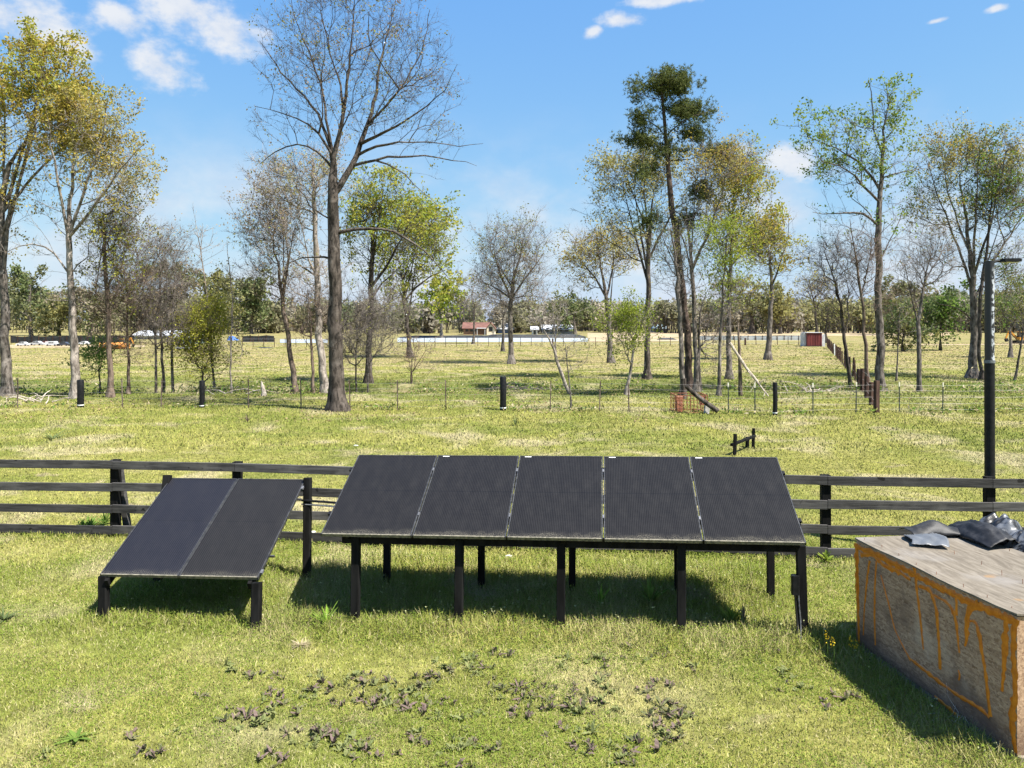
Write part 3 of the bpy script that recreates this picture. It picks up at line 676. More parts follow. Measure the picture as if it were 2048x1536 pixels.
T("bare_sapling", "pale crooked sapling with curved bare stem beyond the wire fence", (1143, 822), [(1121, 790, 9), (1118, 740, 8), (1108, 700, 6), (1100, 670, 4), (1085, 655, 2)], [(1085, 640, 40, 25), (1120, 620, 25, 30)], 130, (90, 2.6, "leaf_olive"), bark="bark_pale", seed=23, twig=(3, .4), auto=4, flare=.2, ystand=38.5)
T("bare_sapling", "small forked sapling standing at the wire fence line, mid photo", (1142, 822), [(1142, 822, 5), (1140, 770, 4), (1134, 730, 3), (1131, 690, 1.5)], [(1135, 710, 28, 40)], 70, (60, 2.6, "leaf_olive"), bark="bark_grey", seed=24, twig=(2, .35), auto=3, flare=.2)
T("leafy_sapling", "young tree with vivid lime crown leaning left of the dark pine trunks", (1253, 792), [(1253, 792, 10), (1259, 750, 7), (1268, 700, 5), (1272, 660, 3)], [(1258, 655, 28, 45), (1250, 690, 22, 30, .6), (1270, 630, 22, 30, .6)], 330, (2300, 3.0, ["leaf_bright"], 1.1), bark="bark_pale", seed=25, twig=(2, .35), auto=5,
  limbs=[[(1268, 690, 4), (1285, 650, 3), (1298, 615, 1.5)]], leafy=.9)
# --- pine cluster
T("hardwood_tree", "pale-leafed tree with straight dark trunk left of the tall pine", (1295, 758), [(1295, 758, 16), (1295, 690, 13), (1296, 600, 12), (1297, 510, 11), (1300, 450, 7), (1305, 400, 4)],
  [(1255, 350, 60, 60), (1310, 360, 55, 60), (1230, 420, 45, 60), (1330, 430, 40, 50, .6), (1270, 480, 60, 40, .5)], 850, (3000, 3.6, ["leaf_palegold", "leaf_palegold", "leaf_olive"], 1.2), bark="bark_dark", seed=26, twig=(3, .5), auto=5,
  limbs=[[(1297, 500, 6), (1280, 420, 4), (1250, 350, 2)], [(1297, 510, 6), (1330, 450, 5), (1355, 410, 2)], [(1297, 490, 5), (1290, 400, 4), (1285, 320, 2)]], leafy=.62)
T("pine_tree", "tall dark pine with flat-layered needle crown", (1379, 782), [(1379, 782, 19), (1377, 700, 17), (1369, 600, 16), (1360, 540, 15), (1352, 470, 14), (1343, 400, 13), (1335, 330, 11), (1331, 270, 9), (1326, 220, 7), (1322, 150, 4)],
  [(1335, 165, 50, 24, 1.3), (1273, 177, 20, 15), (1365, 219, 60, 17, 1.3), (1280, 237, 24, 9), (1385, 266, 42, 11), (1282, 278, 40, 10), (1335, 300, 40, 14, .8), (1428, 303, 42, 10), (1293, 340, 28, 9, .7), (1402, 385, 20, 20, .8), (1303, 437, 30, 11, .7), (1368, 440, 22, 14, .7)], 850,
  (8500, 6.0, ["needle"], .8), limbs=[[(1331, 262, 4), (1310, 245, 3), (1280, 240, 1.5)], [(1334, 262, 4), (1365, 240, 3), (1410, 225, 1.5)], [(1336, 330, 4), (1370, 322, 3), (1425, 305, 1.5)], [(1324, 205, 3), (1300, 195, 2), (1265, 180, 1)], [(1334, 300, 4), (1300, 290, 3), (1255, 285, 1.5)], [(1345, 420, 3), (1380, 400, 2), (1410, 385, 1)], [(1350, 450, 3), (1320, 445, 2), (1295, 450, 1)], [(1326, 215, 3), (1350, 195, 2), (1375, 180, 1)]],
  bark="bark_pine", seed=27, twig=(1, .3), auto=0, needle=True, droop=.5, attach=.55, bf=.1, clump=.3, depth=.9, leafy=1)
T("hardwood_tree", "forked grey tree with tan crown standing against the pine", (1392, 784), [(1392, 784, 13), (1391, 700, 11), (1388, 600, 10), (1384, 540, 9), (1378, 480, 6), (1372, 420, 3)],
  [(1420, 350, 60, 50), (1470, 330, 55, 45), (1400, 440, 45, 60, .6), (1350, 520, 40, 40, .3)], 700, (2000, 3.4, ["leaf_gold", "leaf_palegold"], 1.3), bark="bark_grey", seed=28, twig=(4, .5), auto=4,
  limbs=[[(1385, 545, 7), (1405, 490, 6), (1430, 430, 4), (1450, 370, 2)], [(1384, 540, 5), (1365, 470, 4), (1340, 400, 2)]], leafy=.7)
T("bare_tree", "dark slim trunk leftmost of the pine cluster", (1365, 792), [(1365, 792, 13), (1364, 700, 11), (1358, 600, 10), (1353, 520, 7), (1342, 460, 3)], [(1345, 490, 40, 50), (1370, 560, 40, 40, .5)], 300, (300, 3, "leaf_olive"), bark="bark_grey", seed=29, twig=(3, .5), auto=4)
T("bare_tree", "thin crooked pale tree rightmost of the pine cluster", (1400, 782), [(1400, 782, 8), (1398, 700, 7), (1393, 660, 6), (1402, 620, 4), (1415, 580, 2)], [(1425, 640, 40, 60), (1430, 720, 40, 40, .7)], 300, (160, 2.6, "leaf_brown"), bark="bark_grey", seed=30, twig=(3, .5), auto=5)
T("leafy_tree", "gold and lime tree with tall straight trunk right of the pine", (1458, 758), [(1458, 758, 15), (1457, 700, 12), (1459, 600, 10), (1462, 500, 8), (1466, 420, 4)],
  [(1460, 450, 50, 80), (1490, 360, 55, 55), (1510, 460, 45, 50), (1430, 520, 40, 40, .5), (1480, 580, 40, 35, .5)], 800, (3800, 3.9, ["leaf_bright", "leaf_yellowgreen", "leaf_gold"], 1.2), bark="bark_grey", seed=31, twig=(3, .5), auto=9, leafy=.75)
T("leafy_tree", "slim whip-like tree with lime leaves along its stem, right of the pine cluster", (1437, 792), [(1437, 792, 9), (1439, 700, 7), (1446, 600, 6), (1452, 500, 4), (1455, 440, 2)], [(1452, 480, 25, 50), (1462, 560, 28, 60), (1440, 600, 22, 30, .5)], 280, (1600, 3.2, ["leaf_bright"], 1.1), bark="bark_grey", seed=32, twig=(3, .4), auto=4, leafy=.8)
T("hardwood_tree", "mid-meadow tree with golden foliage clumps and bare side fork", (1537, 720), [(1537, 720, 13), (1538, 670, 11), (1540, 610, 9), (1544, 560, 7), (1540, 510, 4)],
  [(1535, 480, 35, 45), (1520, 510, 22, 28), (1548, 530, 22, 28), (1575, 500, 22, 60, .3)], 420, (2100, 3.8, ["leaf_gold", "leaf_yellowgreen"], 1.1), bark="bark_grey", seed=33, twig=(3, .45), auto=4, limbs=[[(1543, 570, 5), (1565, 520, 3.5), (1580, 470, 2), (1575, 430, 1)]], leafy=.65)
T("far_tree", "spreading far tree with dark trunk and olive-gold crown, behind clumpy golden tree", (1504, 668), [(1504, 668, 10), (1504, 640, 8), (1500, 615, 5)], [(1490, 600, 50, 35), (1530, 610, 40, 28)], 180, (1700, 4.0, ["far_yellow", "far_green"]), bark="bark_dark", seed=34, twig=(1, .4), auto=5)
# --- right group
T("hardwood_tree", "tall airy fresh-green tree with one long crooked limb each way, beside brown fence posts", (1761, 780), [(1761, 780, 21), (1759, 690, 18), (1757, 600, 16), (1757, 500, 15), (1758, 430, 13), (1762, 370, 10), (1763, 320, 8), (1768, 270, 5), (1778, 210, 3), (1773, 165, 1.5)],
  [(1770, 220, 35, 55), (1700, 265, 45, 45), (1640, 265, 35, 35, .8), (1665, 340, 45, 40), (1730, 330, 55, 50), (1650, 425, 45, 18, .8), (1800, 350, 30, 30), (1795, 430, 40, 50, .8), (1720, 440, 40, 50, .5), (1800, 260, 15, 25, .4)], 800, (2100, 4.2, ["leaf_fresh", "leaf_bright", "leaf_green"], 1.0),
  limbs=[[(1757, 460, 7), (1735, 425, 6), (1705, 420, 5), (1670, 430, 3), (1625, 425, 1.5)], [(1758, 415, 7), (1725, 370, 5), (1695, 330, 4), (1660, 330, 2)], [(1761, 390, 7), (1725, 320, 5), (1690, 310, 4), (1650, 285, 3), (1600, 270, 1.2)], [(1764, 365, 5), (1790, 345, 4), (1830, 338, 2), (1860, 338, 1)],
         [(1764, 310, 5), (1745, 260, 4), (1749, 190, 3), (1735, 160, 1.2)], [(1757, 520, 4), (1785, 475, 3), (1805, 420, 2)], [(1750, 260, 3), (1720, 255, 2), (1690, 235, 1)]],
  bark="bark_grey", seed=35, twig=(2, .4), auto=0, bf=.25, leafy=.8)
T("bare_tree", "dark leafless tree leaning left across the brown post fence", (1702, 776), [(1702, 776, 10), (1694, 710, 8), (1684, 640, 7), (1675, 580, 5), (1655, 520, 3)], [(1660, 530, 50, 60), (1690, 600, 30, 50, .5)], 480, (60, 2.6, "leaf_brown"), bark="bark_dark", seed=36, twig=(3, .5), auto=5, limbs=[[(1690, 680, 4), (1700, 600, 3), (1690, 540, 1.5)]])
T("bare_tree", "upright forked leafless tree just left of the airy fresh-green tree", (1737, 785), [(1737, 785, 11), (1732, 700, 8), (1726, 640, 7), (1721, 570, 6), (1710, 500, 4), (1700, 440, 1.5)], [(1712, 510, 45, 70), (1740, 560, 22, 60, .6)], 480, (60, 2.6, "leaf_olive"), bark="bark_brown", seed=37, twig=(3, .5), auto=5, limbs=[[(1722, 590, 5), (1738, 540, 3), (1745, 470, 1.5)]])
T("bare_tree", "forked leafless tree at the ditch edge left of the fan-shaped tree", (1838, 776), [(1838, 776, 12), (1837, 700, 10), (1838, 640, 9), (1843, 590, 6), (1855, 540, 4), (1866, 500, 2)], [(1850, 520, 55, 65), (1880, 490, 40, 45), (1815, 560, 25, 50, .6)], 550, (120, 2.6, "leaf_brown"), bark="bark_grey", seed=38, twig=(3, .5), auto=4, limbs=[[(1838, 625, 6), (1850, 560, 4), (1880, 510, 3), (1905, 470, 1.2)]])
T("bare_sapling", "whip-thin sapling standing left of the forked leafless tree at the ditch", (1792, 762), [(1792, 762, 5), (1797, 720, 4), (1795, 660, 3), (1800, 620, 1.5)], [(1798, 640, 16, 40)], 50, (30, 2.6, "leaf_olive"), bark="bark_grey", seed=39, twig=(2, .4), auto=2, flare=.2)
T("hardwood_tree", "broad fan-shaped gold and green tree at right with buttressed trunk", (1946, 757), [(1946, 757, 20), (1947, 700, 17), (1947, 600, 15), (1946, 560, 13), (1940, 500, 9), (1930, 430, 6), (1920, 350, 3)],
  [(1900, 330, 70, 60), (1975, 320, 70, 55), (2030, 380, 60, 75), (1860, 410, 40, 60), (1960, 430, 90, 60, .6), (1900, 520, 60, 45, .4), (2020, 520, 60, 60, .6)], 1500, (5000, 3.5, ["leaf_gold", "leaf_green", "leaf_palegold", "leaf_olive"], 1.2),
  limbs=[[(1946, 575, 7), (1910, 480, 5), (1870, 380, 3), (1855, 320, 1.5)], [(1947, 560, 7), (1950, 450, 5), (1955, 360, 3), (1960, 290, 1.5)], [(1947, 565, 7), (1975, 470, 5), (2000, 370, 3), (2010, 300, 1.5)], [(1948, 590, 6), (2000, 500, 5), (2050, 420, 3)], [(1947, 650, 5), (1920, 610, 4), (1890, 615, 3), (1860, 600, 1)], [(1942, 500, 5), (1900, 410, 4), (1885, 320, 2)]],
  bark="bark_grey", seed=40, twig=(3, .5), auto=3, leafy=.68, flare=1.2)
T("hardwood_tree", "slim dark trunk close beside the buttressed fan-shaped tree", (1962, 760), [(1962, 760, 9), (1960, 700, 8), (1958, 600, 8), (1975, 500, 6), (1983, 420, 4), (1985, 340, 2)], [(1990, 400, 50, 70), (2010, 520, 45, 50)], 450, (1500, 3.5, ["leaf_green", "leaf_olive"], 1.2), bark="bark_dark", seed=41, twig=(3, .5), auto=4, leafy=.8)
T("bare_sapling", "thin leaning sapling at the picture's right edge", (2028, 762), [(2028, 762, 6), (2036, 720, 5), (2045, 670, 4), (2050, 620, 2)], [(2045, 620, 40, 60)], 220, (700, 3, "leaf_olive"), bark="bark_grey", seed=42, twig=(3, .4), auto=4, flare=.2)
T("bare_sapling", "short dark stem standing before the yellow machine at the far right", (2021, 716), [(2021, 716, 8), (2020, 680, 6), (2018, 650, 3)], [(2020, 610, 40, 50)], 240, (900, 3, ["leaf_olive", "leaf_green"]), bark="bark_grey", seed=43, twig=(2, .4), auto=4)
T("young_pine", "small loose dark evergreen with short trunk, nearer the forked ditch tree", (1806, 703), [(1806, 703, 5), (1806, 680, 4), (1806, 650, 2)], [(1808, 665, 30, 30), (1800, 690, 22, 12, .5)], 200, (1400, 4.0, ["leaf_dark", "leaf_olive"], 1.2), bark="bark_dark", seed=44, twig=(1, .4), auto=5)
T("young_pine", "bushier dark evergreen with short trunk, left of the fan-shaped tree", (1881, 701), [(1881, 701, 5), (1881, 680, 4), (1882, 640, 2)], [(1882, 655, 36, 34), (1890, 620, 28, 22, .6)], 240, (1900, 4.0, ["leaf_dark", "leaf_green"], 1.2), bark="bark_dark", seed=45, twig=(1, .4), auto=5)
T("bare_tree", "far umbrella-shaped leafless tree directly behind the red shed", (1634, 672), [(1634, 672, 6), (1633, 640, 5), (1630, 605, 4), (1622, 580, 2)], [(1620, 575, 32, 22), (1645, 580, 28, 24), (1600, 600, 18, 18, .5)], 320, (600, 2.2, ["leaf_brown", "leaf_palegold"]), bark="bark_dark", seed=46, twig=(3, .5), auto=6)
T("bare_tree", "small dark far tree just right of the red shed", (1652, 686), [(1652, 686, 5), (1651, 660, 4), (1654, 640, 2)], [(1655, 635, 26, 25)], 160, (300, 2.6, ["leaf_olive"]), bark="bark_dark", seed=47, twig=(3, .5), auto=5)
# --- trees that stand out of the far wood
FT = [("dark rounded evergreen far off, left of the leaning broken-barked tree", 503, 668, [(503, 605, 33, 38), (500, 630, 34, 28)], 2400, ["leaf_dark", "far_green"], 60),
      ("loose dark pine rising from the far wood near the picture's left edge", 62, 672, [(60, 565, 34, 14), (66, 590, 40, 16), (55, 615, 40, 18)], 1500, ["leaf_dark", "far_green"], 61),
      ("far lime-green tree between the two pale trunks at left", 118, 672, [(120, 635, 28, 28), (108, 655, 25, 15)], 1300, ["far_green", "far_yellow"], 62),
      ("far deep-green tree behind slim vine-tangled tree", 180, 672, [(178, 620, 38, 38), (200, 650, 28, 20)], 1500, ["far_green", "far_brown"], 63),
      ("far yellow-green tree with tall crown behind the tall whip saplings", 430, 670, [(430, 590, 36, 42), (440, 640, 40, 30)], 1900, ["far_yellow", "far_green"], 64),
      ("far grey-brown broad tree behind the leafless multi-stemmed one", 335, 670, [(335, 585, 55, 48), (320, 630, 50, 30)], 1600, ["far_brown", "far_green"], 65),
      ("far dark oak with broad crown behind the gold-budded tree", 1150, 668, [(1145, 625, 40, 22), (1120, 640, 30, 18)], 1200, ["leaf_dark", "far_green"], 66),
      ("far yellow-leafed tree behind the lime-stemmed slim tree", 1560, 668, [(1556, 620, 24, 26)], 800, ["far_yellow"], 67),
      ("far grey-green broad oak between the airy tree and the fan-shaped tree", 1840, 670, [(1830, 605, 50, 40), (1800, 610, 35, 35)], 1700, ["far_green", "far_brown"], 68)]
for (lb, bx, by, cr, nl, ms, sd) in FT:
    T("far_tree", lb, (bx, by), [(bx, by, 6), (bx, (by + cr[0][1]) / 2, 5), (cr[0][0], cr[0][1], 2)], cr, 190, (nl * 1.3, 3.9, ms, 1.3), bark="bark_grey", seed=sd, twig=(1, .4), auto=6, group="trees that stand out of the far wood", attach=.25)

# --- the far wood itself, one mass
def far_wood():
    rng = np.random.default_rng(77); V = []; Fq = []; Cl = []; b = 0
    tints = np.array([(.30, .265, .20), (.25, .24, .14), (.30, .28, .145), (.17, .19, .11), (.33, .30, .24), (.235, .24, .13), (.13, .15, .09), (.32, .31, .14)])
    wts = np.array([.24, .20, .10, .13, .15, .10, .06, .02])
    for k in range(360):
        Y = rng.uniform(215, 330); px = rng.uniform(-260, 2310); X = (px - 1024) * Y / F
        hp = np.interp(px, [-260, 0, 250, 480, 620, 760, 900, 1050, 1250, 1450, 1600, 1750, 1900, 2050, 2310], [78, 76, 66, 48, 44, 46, 42, 38, 42, 50, 44, 50, 62, 70, 74])
        top = H + hp * Y / F * rng.uniform(.72, 1.02); top = max(top, 6.0); tint = tints[rng.choice(8, p=wts)]
        wd = top * rng.uniform(.32, .5); z0 = rng.uniform(0, .12) * top; n = int(250 + 75 * wd)
        ncl = 9; cl = nrm(rng.normal(size=(ncl, 3))) * rng.uniform(.3, .85, (ncl, 1))
        c = cl[rng.integers(0, ncl, n)] + rng.normal(0, .26, (n, 3)); c = c * np.array([wd, wd, (top - z0) / 2]) + np.array([X, Y, (top + z0) / 2])
        c = c[(c[:, 2] > .2) & (c[:, 2] < top * 1.04)]
        v, f = leaves(c, .52, rng, 0, .7); V.append(v); Fq.append(f + b); b += len(v)
        Cl.append(np.repeat(tint[None] * rng.uniform(.8, 1.2), len(v), 0))
        m2 = 10; a = np.stack([X + rng.normal(0, wd * .35, m2), Y + rng.normal(0, wd * .3, m2), np.zeros(m2)], 1); e2 = a + np.stack([rng.normal(0, .8, m2), rng.normal(0, .8, m2), rng.uniform(.5, .9, m2) * top], 1)
        v, f = cones(a, e2, rng.uniform(.08, .22, m2)); f = np.concatenate([f, f[:, 2:3]], 1)
        q = np.stack([a - [.14, 0, 0], a + [.14, 0, 0], e2 + [.04, 0, 0], e2 - [.04, 0, 0]], 1).reshape(-1, 3); V.append(q); Fq.append(np.arange(4 * m2).reshape(-1, 4) + b); b += len(q)
        Cl.append(np.repeat(np.array([[.13, .11, .09]]), len(q), 0))
    V = np.concatenate(V); Fq = np.concatenate(Fq); Cl = np.concatenate(Cl)
    m, t = new_mat("far_wood"); at_ = t.node("ShaderNodeAttribute"); at_.attribute_name = "tint"
    r = island(t); vv = t.m("ADD", .82, t.m("MULTIPLY", r, .40)); cm = t.node("ShaderNodeCombineXYZ")
    for i in range(3): t.l.new(vv, cm.inputs[i])
    colr = t.mix(1.0, at_.outputs["Color"], cm.outputs[0], "MULTIPLY")
    d = t.node("ShaderNodeBsdfDiffuse"); t.l.new(colr, d.inputs[0]); tr = t.node("ShaderNodeBsdfTranslucent"); t.l.new(colr, tr.inputs[0])
    mx = t.node("ShaderNodeMixShader"); mx.inputs[0].default_value = .45; t.l.new(d.outputs[0], mx.inputs[1]); t.l.new(tr.outputs[0], mx.inputs[2]); finish(t, mx.outputs[0])
    o = mesh_np("far_wood", V, Fq, m)
    a = o.data.attributes.new("tint", "FLOAT_COLOR", "POINT"); a.data.foreach_set("color", np.concatenate([Cl, np.ones((len(Cl), 1))], 1).astype(np.float32).ravel())
    tag(o, "far-off mixed spring wood along the horizon", "wood", kind="stuff")
far_wood()
# ------------------------------------------------------------------ black rail fence
def fence_pt(px):
    yt = np.interp(px, [-400, 0, 700, 1600, 2048, 2600], [911, 920, 936, 951, 956, 962])
    Y = (H - 1.28) * F / (yt - HY); return np.array([(px - 1024) * Y / F, Y, 0.0])
fp = [-560, -270, -20, 225, 470, 755, 1038, 1322, 1655, 1985, 2330]
P0 = [fence_pt(q) for q in fp]
fence = thing("rail_fence", "long black four-rail board fence running behind the solar panels", "fence", P0[5])
frng = random.Random(3)
for i, p in enumerate(P0):
    z = float(gz(p[0], p[1])); d = nrm(P0[min(i + 1, len(P0) - 1)] - P0[max(i - 1, 0)])
    back = np.array([-d[1], d[0], 0]) ; lean = frng.uniform(-.012, .012)
    q = p + back * .085
    MB().beam(q + [0, 0, z - .2], q + [lean, 0, z + 1.30], .14, .12, d, .008).build("post", MATS["black_wood"], fence)
rz = [(1.150, 1.290), (.780, .920), (.402, .540), (.045, .19)]
for i in range(len(P0) - 1):
    a, b = P0[i], P0[i + 1]
    for k, (z0, z1) in enumerate(rz):
        za = float(gz(a[0], a[1])) + (z0 + z1) / 2 + frng.uniform(-.012, .012); zb = float(gz(b[0], b[1])) + (z0 + z1) / 2 + frng.uniform(-.012, .012)
        d = nrm(b - a); pa = a + d * .004; pb = b - d * .004
        mid = (pa + pb) / 2 + np.array([0, 0, (za + zb) / 2 - frng.uniform(-.006, .010)])
        mb = MB(); w = z1 - z0
        mb.beam(pa + [0, 0, za], pb + [0, 0, zb], w, .034, (0, 0, 1), .004)
        mb.build("rail", MATS["fence_wood"], fence)
d = nrm(P0[4] - P0[3]); q = P0[3] + np.array([-d[1], d[0], 0]) * .21
MB().beam(q + d * .17 + [0, 0, -.1], q + d * -.02 + [0, 0, 1.18], .10, .09, d).build("brace", MATS["fence_wood"], fence)

# ------------------------------------------------------------------ solar panels
def cell_mat(name, c_cell, c_line, line_w, pitch, rowp, dust, rowline):
    m, t = new_mat(name); p = objco(t); s = t.node("ShaderNodeSeparateXYZ"); t.l.new(p, s.inputs[0])
    fx = t.m("FRACT", t.m("MULTIPLY", s.outputs[0], 1 / pitch)); fy = t.m("FRACT", t.m("MULTIPLY", s.outputs[1], 1 / rowp))
    lx = t.m("LESS_THAN", t.m("ABSOLUTE", t.m("SUBTRACT", fx, .5)), line_w); ly = t.m("LESS_THAN", t.m("ABSOLUTE", t.m("SUBTRACT", fy, .5)), rowline)
    n = t.noise(p, 3.2, 5, .65); n2 = t.noise(p, 120, 2, .7); n3 = t.noise(t.map(p, (1, .35, 1)), 9, 5, .7)
    c = t.mix(t.m("MULTIPLY", n3, .5), c_cell, tuple(x * 1.35 for x in c_cell))
    c = t.mix(t.m("MULTIPLY", lx, .85), c, c_line); c = t.mix(t.m("MULTIPLY", ly, .12), c, tuple(x * .45 for x in c_cell))
    mid = t.m("LESS_THAN", t.m("ABSOLUTE", t.m("SUBTRACT", s.outputs[1], dust[1] * .52)), .006); c = t.mix(t.m("MULTIPLY", mid, .7), c, (.008, .008, .009))
    # pollen and grit washed down to the lower edge
    low = t.m("SUBTRACT", 1.0, t.ss(s.outputs[1], .01, .19)); grit = t.m("MULTIPLY", t.m("MULTIPLY", t.ss(n2, .52, .64), t.ss(t.m("ADD", n, t.m("MULTIPLY", low, .28)), .55, .78)), t.m("ADD", .06, t.m("MULTIPLY", low, .8)))
    c = t.mix(t.m("MULTIPLY", grit, dust[0]), c, (.26, .235, .175))
    film = t.m("MULTIPLY", t.ss(n3, .35, .8), .016); c = t.mix(film, c, (.35, .33, .30))
    b = t.node("ShaderNodeBsdfPrincipled"); t.l.new(c, b.inputs["Base Color"]); b.inputs["Specular IOR Level"].default_value = .13
    t.l.new(t.m("ADD", .30, t.m("MULTIPLY", n3, .18)), b.inputs["Roughness"]); finish(t, b.outputs[0]); return m
cell_mat("cells_black", (.0088, .0081, .0081), (.024, .023, .023), .15, .0215, .092, (1.0, 1.66), .05)
cell_mat("cells_blue", (.0078, .0078, .0115), (.037, .0375, .042), .12, .0265, .163, (.7, 1.95), .03)
cell_mat("cells_slate", (.0095, .0088, .0088), (.036, .035, .034), .12, .0265, .163, (.7, 1.95), .03)

from mathutils import Matrix
def make_panel(rack, o, ux, uy, w, l, cells, tagl=False):
    """one framed module: o lower corner, ux along the width, uy up the slope"""
    un = np.cross(ux, uy); M = Matrix(((ux[0], uy[0], un[0], 0), (ux[1], uy[1], un[1], 0), (ux[2], uy[2], un[2], 0), (0, 0, 0, 1)))
    pn = MB().box((.016, .016, -.008), (w - .016, l - .016, 0)).build("panel", MATS[cells], None, local=True)
    pn.parent = rack; M.translation = Vector(tuple(o)) - rack.location; pn.matrix_local = M
    fr = MB()
    for (lo, hi) in (((0, 0, -.035), (.014, l, .005)), ((w - .014, 0, -.035), (w, l, .005)), ((.0142, l - .014, -.035), (w - .0142, l, .0048))): fr.box(lo, hi)
    fr.build("frame", MATS["panel_frame"], pn, local=True)
    MB().box((.0142, 0, -.035), (w - .0142, .015, .0048)).build("lower_frame_edge", MATS["dusty_edge"], pn, local=True)
    if tagl: MB().box((.07, l - .030, .0015), (.16, l - .017, .003)).build("name_plate", MATS["white_band"], pn, local=True)
    return pn
def rack_frame(FL, FR, RL, RR):
    FL, FR, RL, RR = map(lambda q: np.array(q, float), (FL, FR, RL, RR)); ux = nrm(FR - FL); uy = (RL - FL); L = np.linalg.norm(uy - ux * uy.dot(ux)); uy = nrm(uy - ux * uy.dot(ux))
    return FL, ux, uy, np.linalg.norm(FR - FL), L

# big rack of five modules
FL, ux, uy, WD, LN = rack_frame((-2.34, 9.55, 1.08), (3.34, 8.85, 1.17), (-2.157, 11.04, 1.789), (3.523, 10.34, 1.844))
un = np.cross(ux, uy)
big = thing("solar_array", "long black rack of five solar panels on black wooden posts", "solar panels", (FL + ux * WD / 2) * [1, 1, 0])
gap = .015; pw = (WD - 4 * gap) / 5
for k in range(5):
    make_panel(big, FL + ux * (k * (pw + gap)) + un * RNG.uniform(-.002, .002), ux, uy, pw, LN, "cells_black", k > 0)
for k in range(4):     # rail under each joint, with clamps
    c = FL + ux * ((k + 1) * (pw + gap) - gap / 2)
    for v in (.24, .80):
        q = c + uy * LN * v; MB().beam(q - uy * .03 + un * .002, q + uy * .03 + un * .002, .020, .020, ux).build("clamp", MATS["alu"], big)
for side in (0, WD):
    for v in (.24, .80):
        q = FL + ux * (side + (-.018 if side == 0 else .018)) + uy * LN * v - un * .01; MB().beam(q - uy * .03, q + uy * .03, .030, .03, ux).build("clamp", MATS["black_metal"], big)
for v in (.24, .80):
    a = FL + uy * LN * v - un * .062; MB().beam(a - ux * .03, a + ux * (WD + .03), .045, .045, uy).build("mounting_rail", MATS["panel_frame"], big)
fb = FL + uy * .10 - un * .145; bb_ = FL + uy * (LN - .16) - un * .145
MB().beam(fb + ux * .22, fb + ux * (WD - .02), .115, .045, (0, 0, 1), .004).build("front_beam", MATS["black_wood"], big)
MB().beam(bb_ + ux * .22, bb_ + ux * (WD - .02), .115, .045, (0, 0, 1), .004).build("rear_beam", MATS["black_wood"], big)
for k in range(5):
    a = fb + ux * (.30 + k * (WD - .40) / 4) - un * -.07; MB().beam(a - uy * .06, a + uy * (LN - .16), .05, .08, ux).build("rafter", MATS["black_wood"], big)
for (px_, py_) in ((705, 1250), (915, 1262), (1123, 1272), (1370, 1288), (1612, 1287)):
    b = gp(px_, py_); u = (b - fb).dot(ux); top = fb + ux * min(max(u, .27), WD - .03); b = np.array([b[0], top[1] + (b[1] - top[1]) * .25, b[2]])
    if px_ == 1612: lastpost = (b.copy(), top.copy())
    MB().beam(b - [0, 0, .25], top + [0, 0, .02], .100, .095, ux, .006).build("post", MATS["black_wood"], big)
for (px_, py_) in ((770, 1180), (962, 1187), (1147, 1207), (1357, 1195), (1552, 1217)):
    b = gp(px_, py_); u = (b - bb_).dot(ux); top = bb_ + ux * u; b = np.array([b[0], top[1] + (b[1] - top[1]) * .3, b[2]])
    MB().beam(b - [0, 0, .25], top, .090, .09, ux, .006).build("post", MATS["black_wood"], big)
b, tp_ = lastpost; q = b + (tp_ - b) * .60 - ux * .085 - np.array([0, .03, 0])
MB().beam(q - [0, 0, .11], q + [0, 0, .11], .085, .08, ux, .012).build("junction_box", MATS["black_metal"], big)
cab = [q + [0, 0, -.10], q + [.015, 0, -.3], b + (tp_ - b) * .22 - ux * .075 - [0, .03, 0], b - ux * .085 + [0, -.05, .10], b - ux * .12 + [0, -.11, -.03]]
MB().tube(resample(np.array([[*c, 0] for c in cab]), .06)[:, :3], .016, 7).build("cable", MATS["black_cable"], big, True)
MB().tube(resample(np.array([[*(c + np.array([.03, -.02, .0])), 0] for c in cab]), .06)[:, :3], .008, 6).build("cable", MATS["alu"], big, True)

# small rack of two modules
FL2, ux2, uy2, WD2, LN2 = rack_frame((-5.105, 9.66, .548), (-3.10, 9.52, .555), (-4.98, 11.40, 1.39), (-2.98, 11.26, 1.38))
un2 = np.cross(ux2, uy2)
sm = thing("solar_array", "small low rack of two steeply tilted solar panels", "solar panels", (FL2 + ux2 * WD2 / 2) * [1, 1, 0])
pw2 = (WD2 - .012) / 2
for k in range(2): make_panel(sm, FL2 + ux2 * (k * (pw2 + .012)), ux2, uy2, pw2, LN2, ("cells_blue", "cells_slate")[k])
for s_ in (.10, WD2 - .10):
    a = FL2 + ux2 * s_ - un2 * .085; MB().beam(a - uy2 * .06, a + uy2 * (LN2 + .02), .09, .045, un2).build("rafter", MATS["black_wood"], sm)
for v in (.22, .80):
    a = FL2 + uy2 * LN2 * v - un2 * .0495; MB().beam(a - ux2 * .05, a + ux2 * (WD2 + .05), .025, .025, uy2).build("mounting_rail", MATS["panel_frame"], sm)
for s_, (px_, py_) in ((.035, (208, 1237)), (WD2 - .02, (511, 1258))):
    b = gp(px_, py_); top = FL2 + ux2 * s_ + uy2 * .02 - un2 * .20; top[1] = b[1] * .6 + top[1] * .4; z = FL2[2] - .03
    MB().beam(b - [0, 0, .2], (b[0] - .02, top[1], z), .112, .105, ux2, .014).build("post", MATS["black_wood"], sm)
for s_, (px_, py_), z in ((WD2 + .045, (609, 1162), 1.43), (-.03, (321, 1168), 1.44)):
    b = gp(px_, py_); top = FL2 + ux2 * s_ + uy2 * (LN2 - .04); MB().beam(np.array([top[0] + .03, b[1], b[2] - .2]), (top[0], top[1], z), .105, .10, ux2, .010).build("post", MATS["black_wood"], sm)
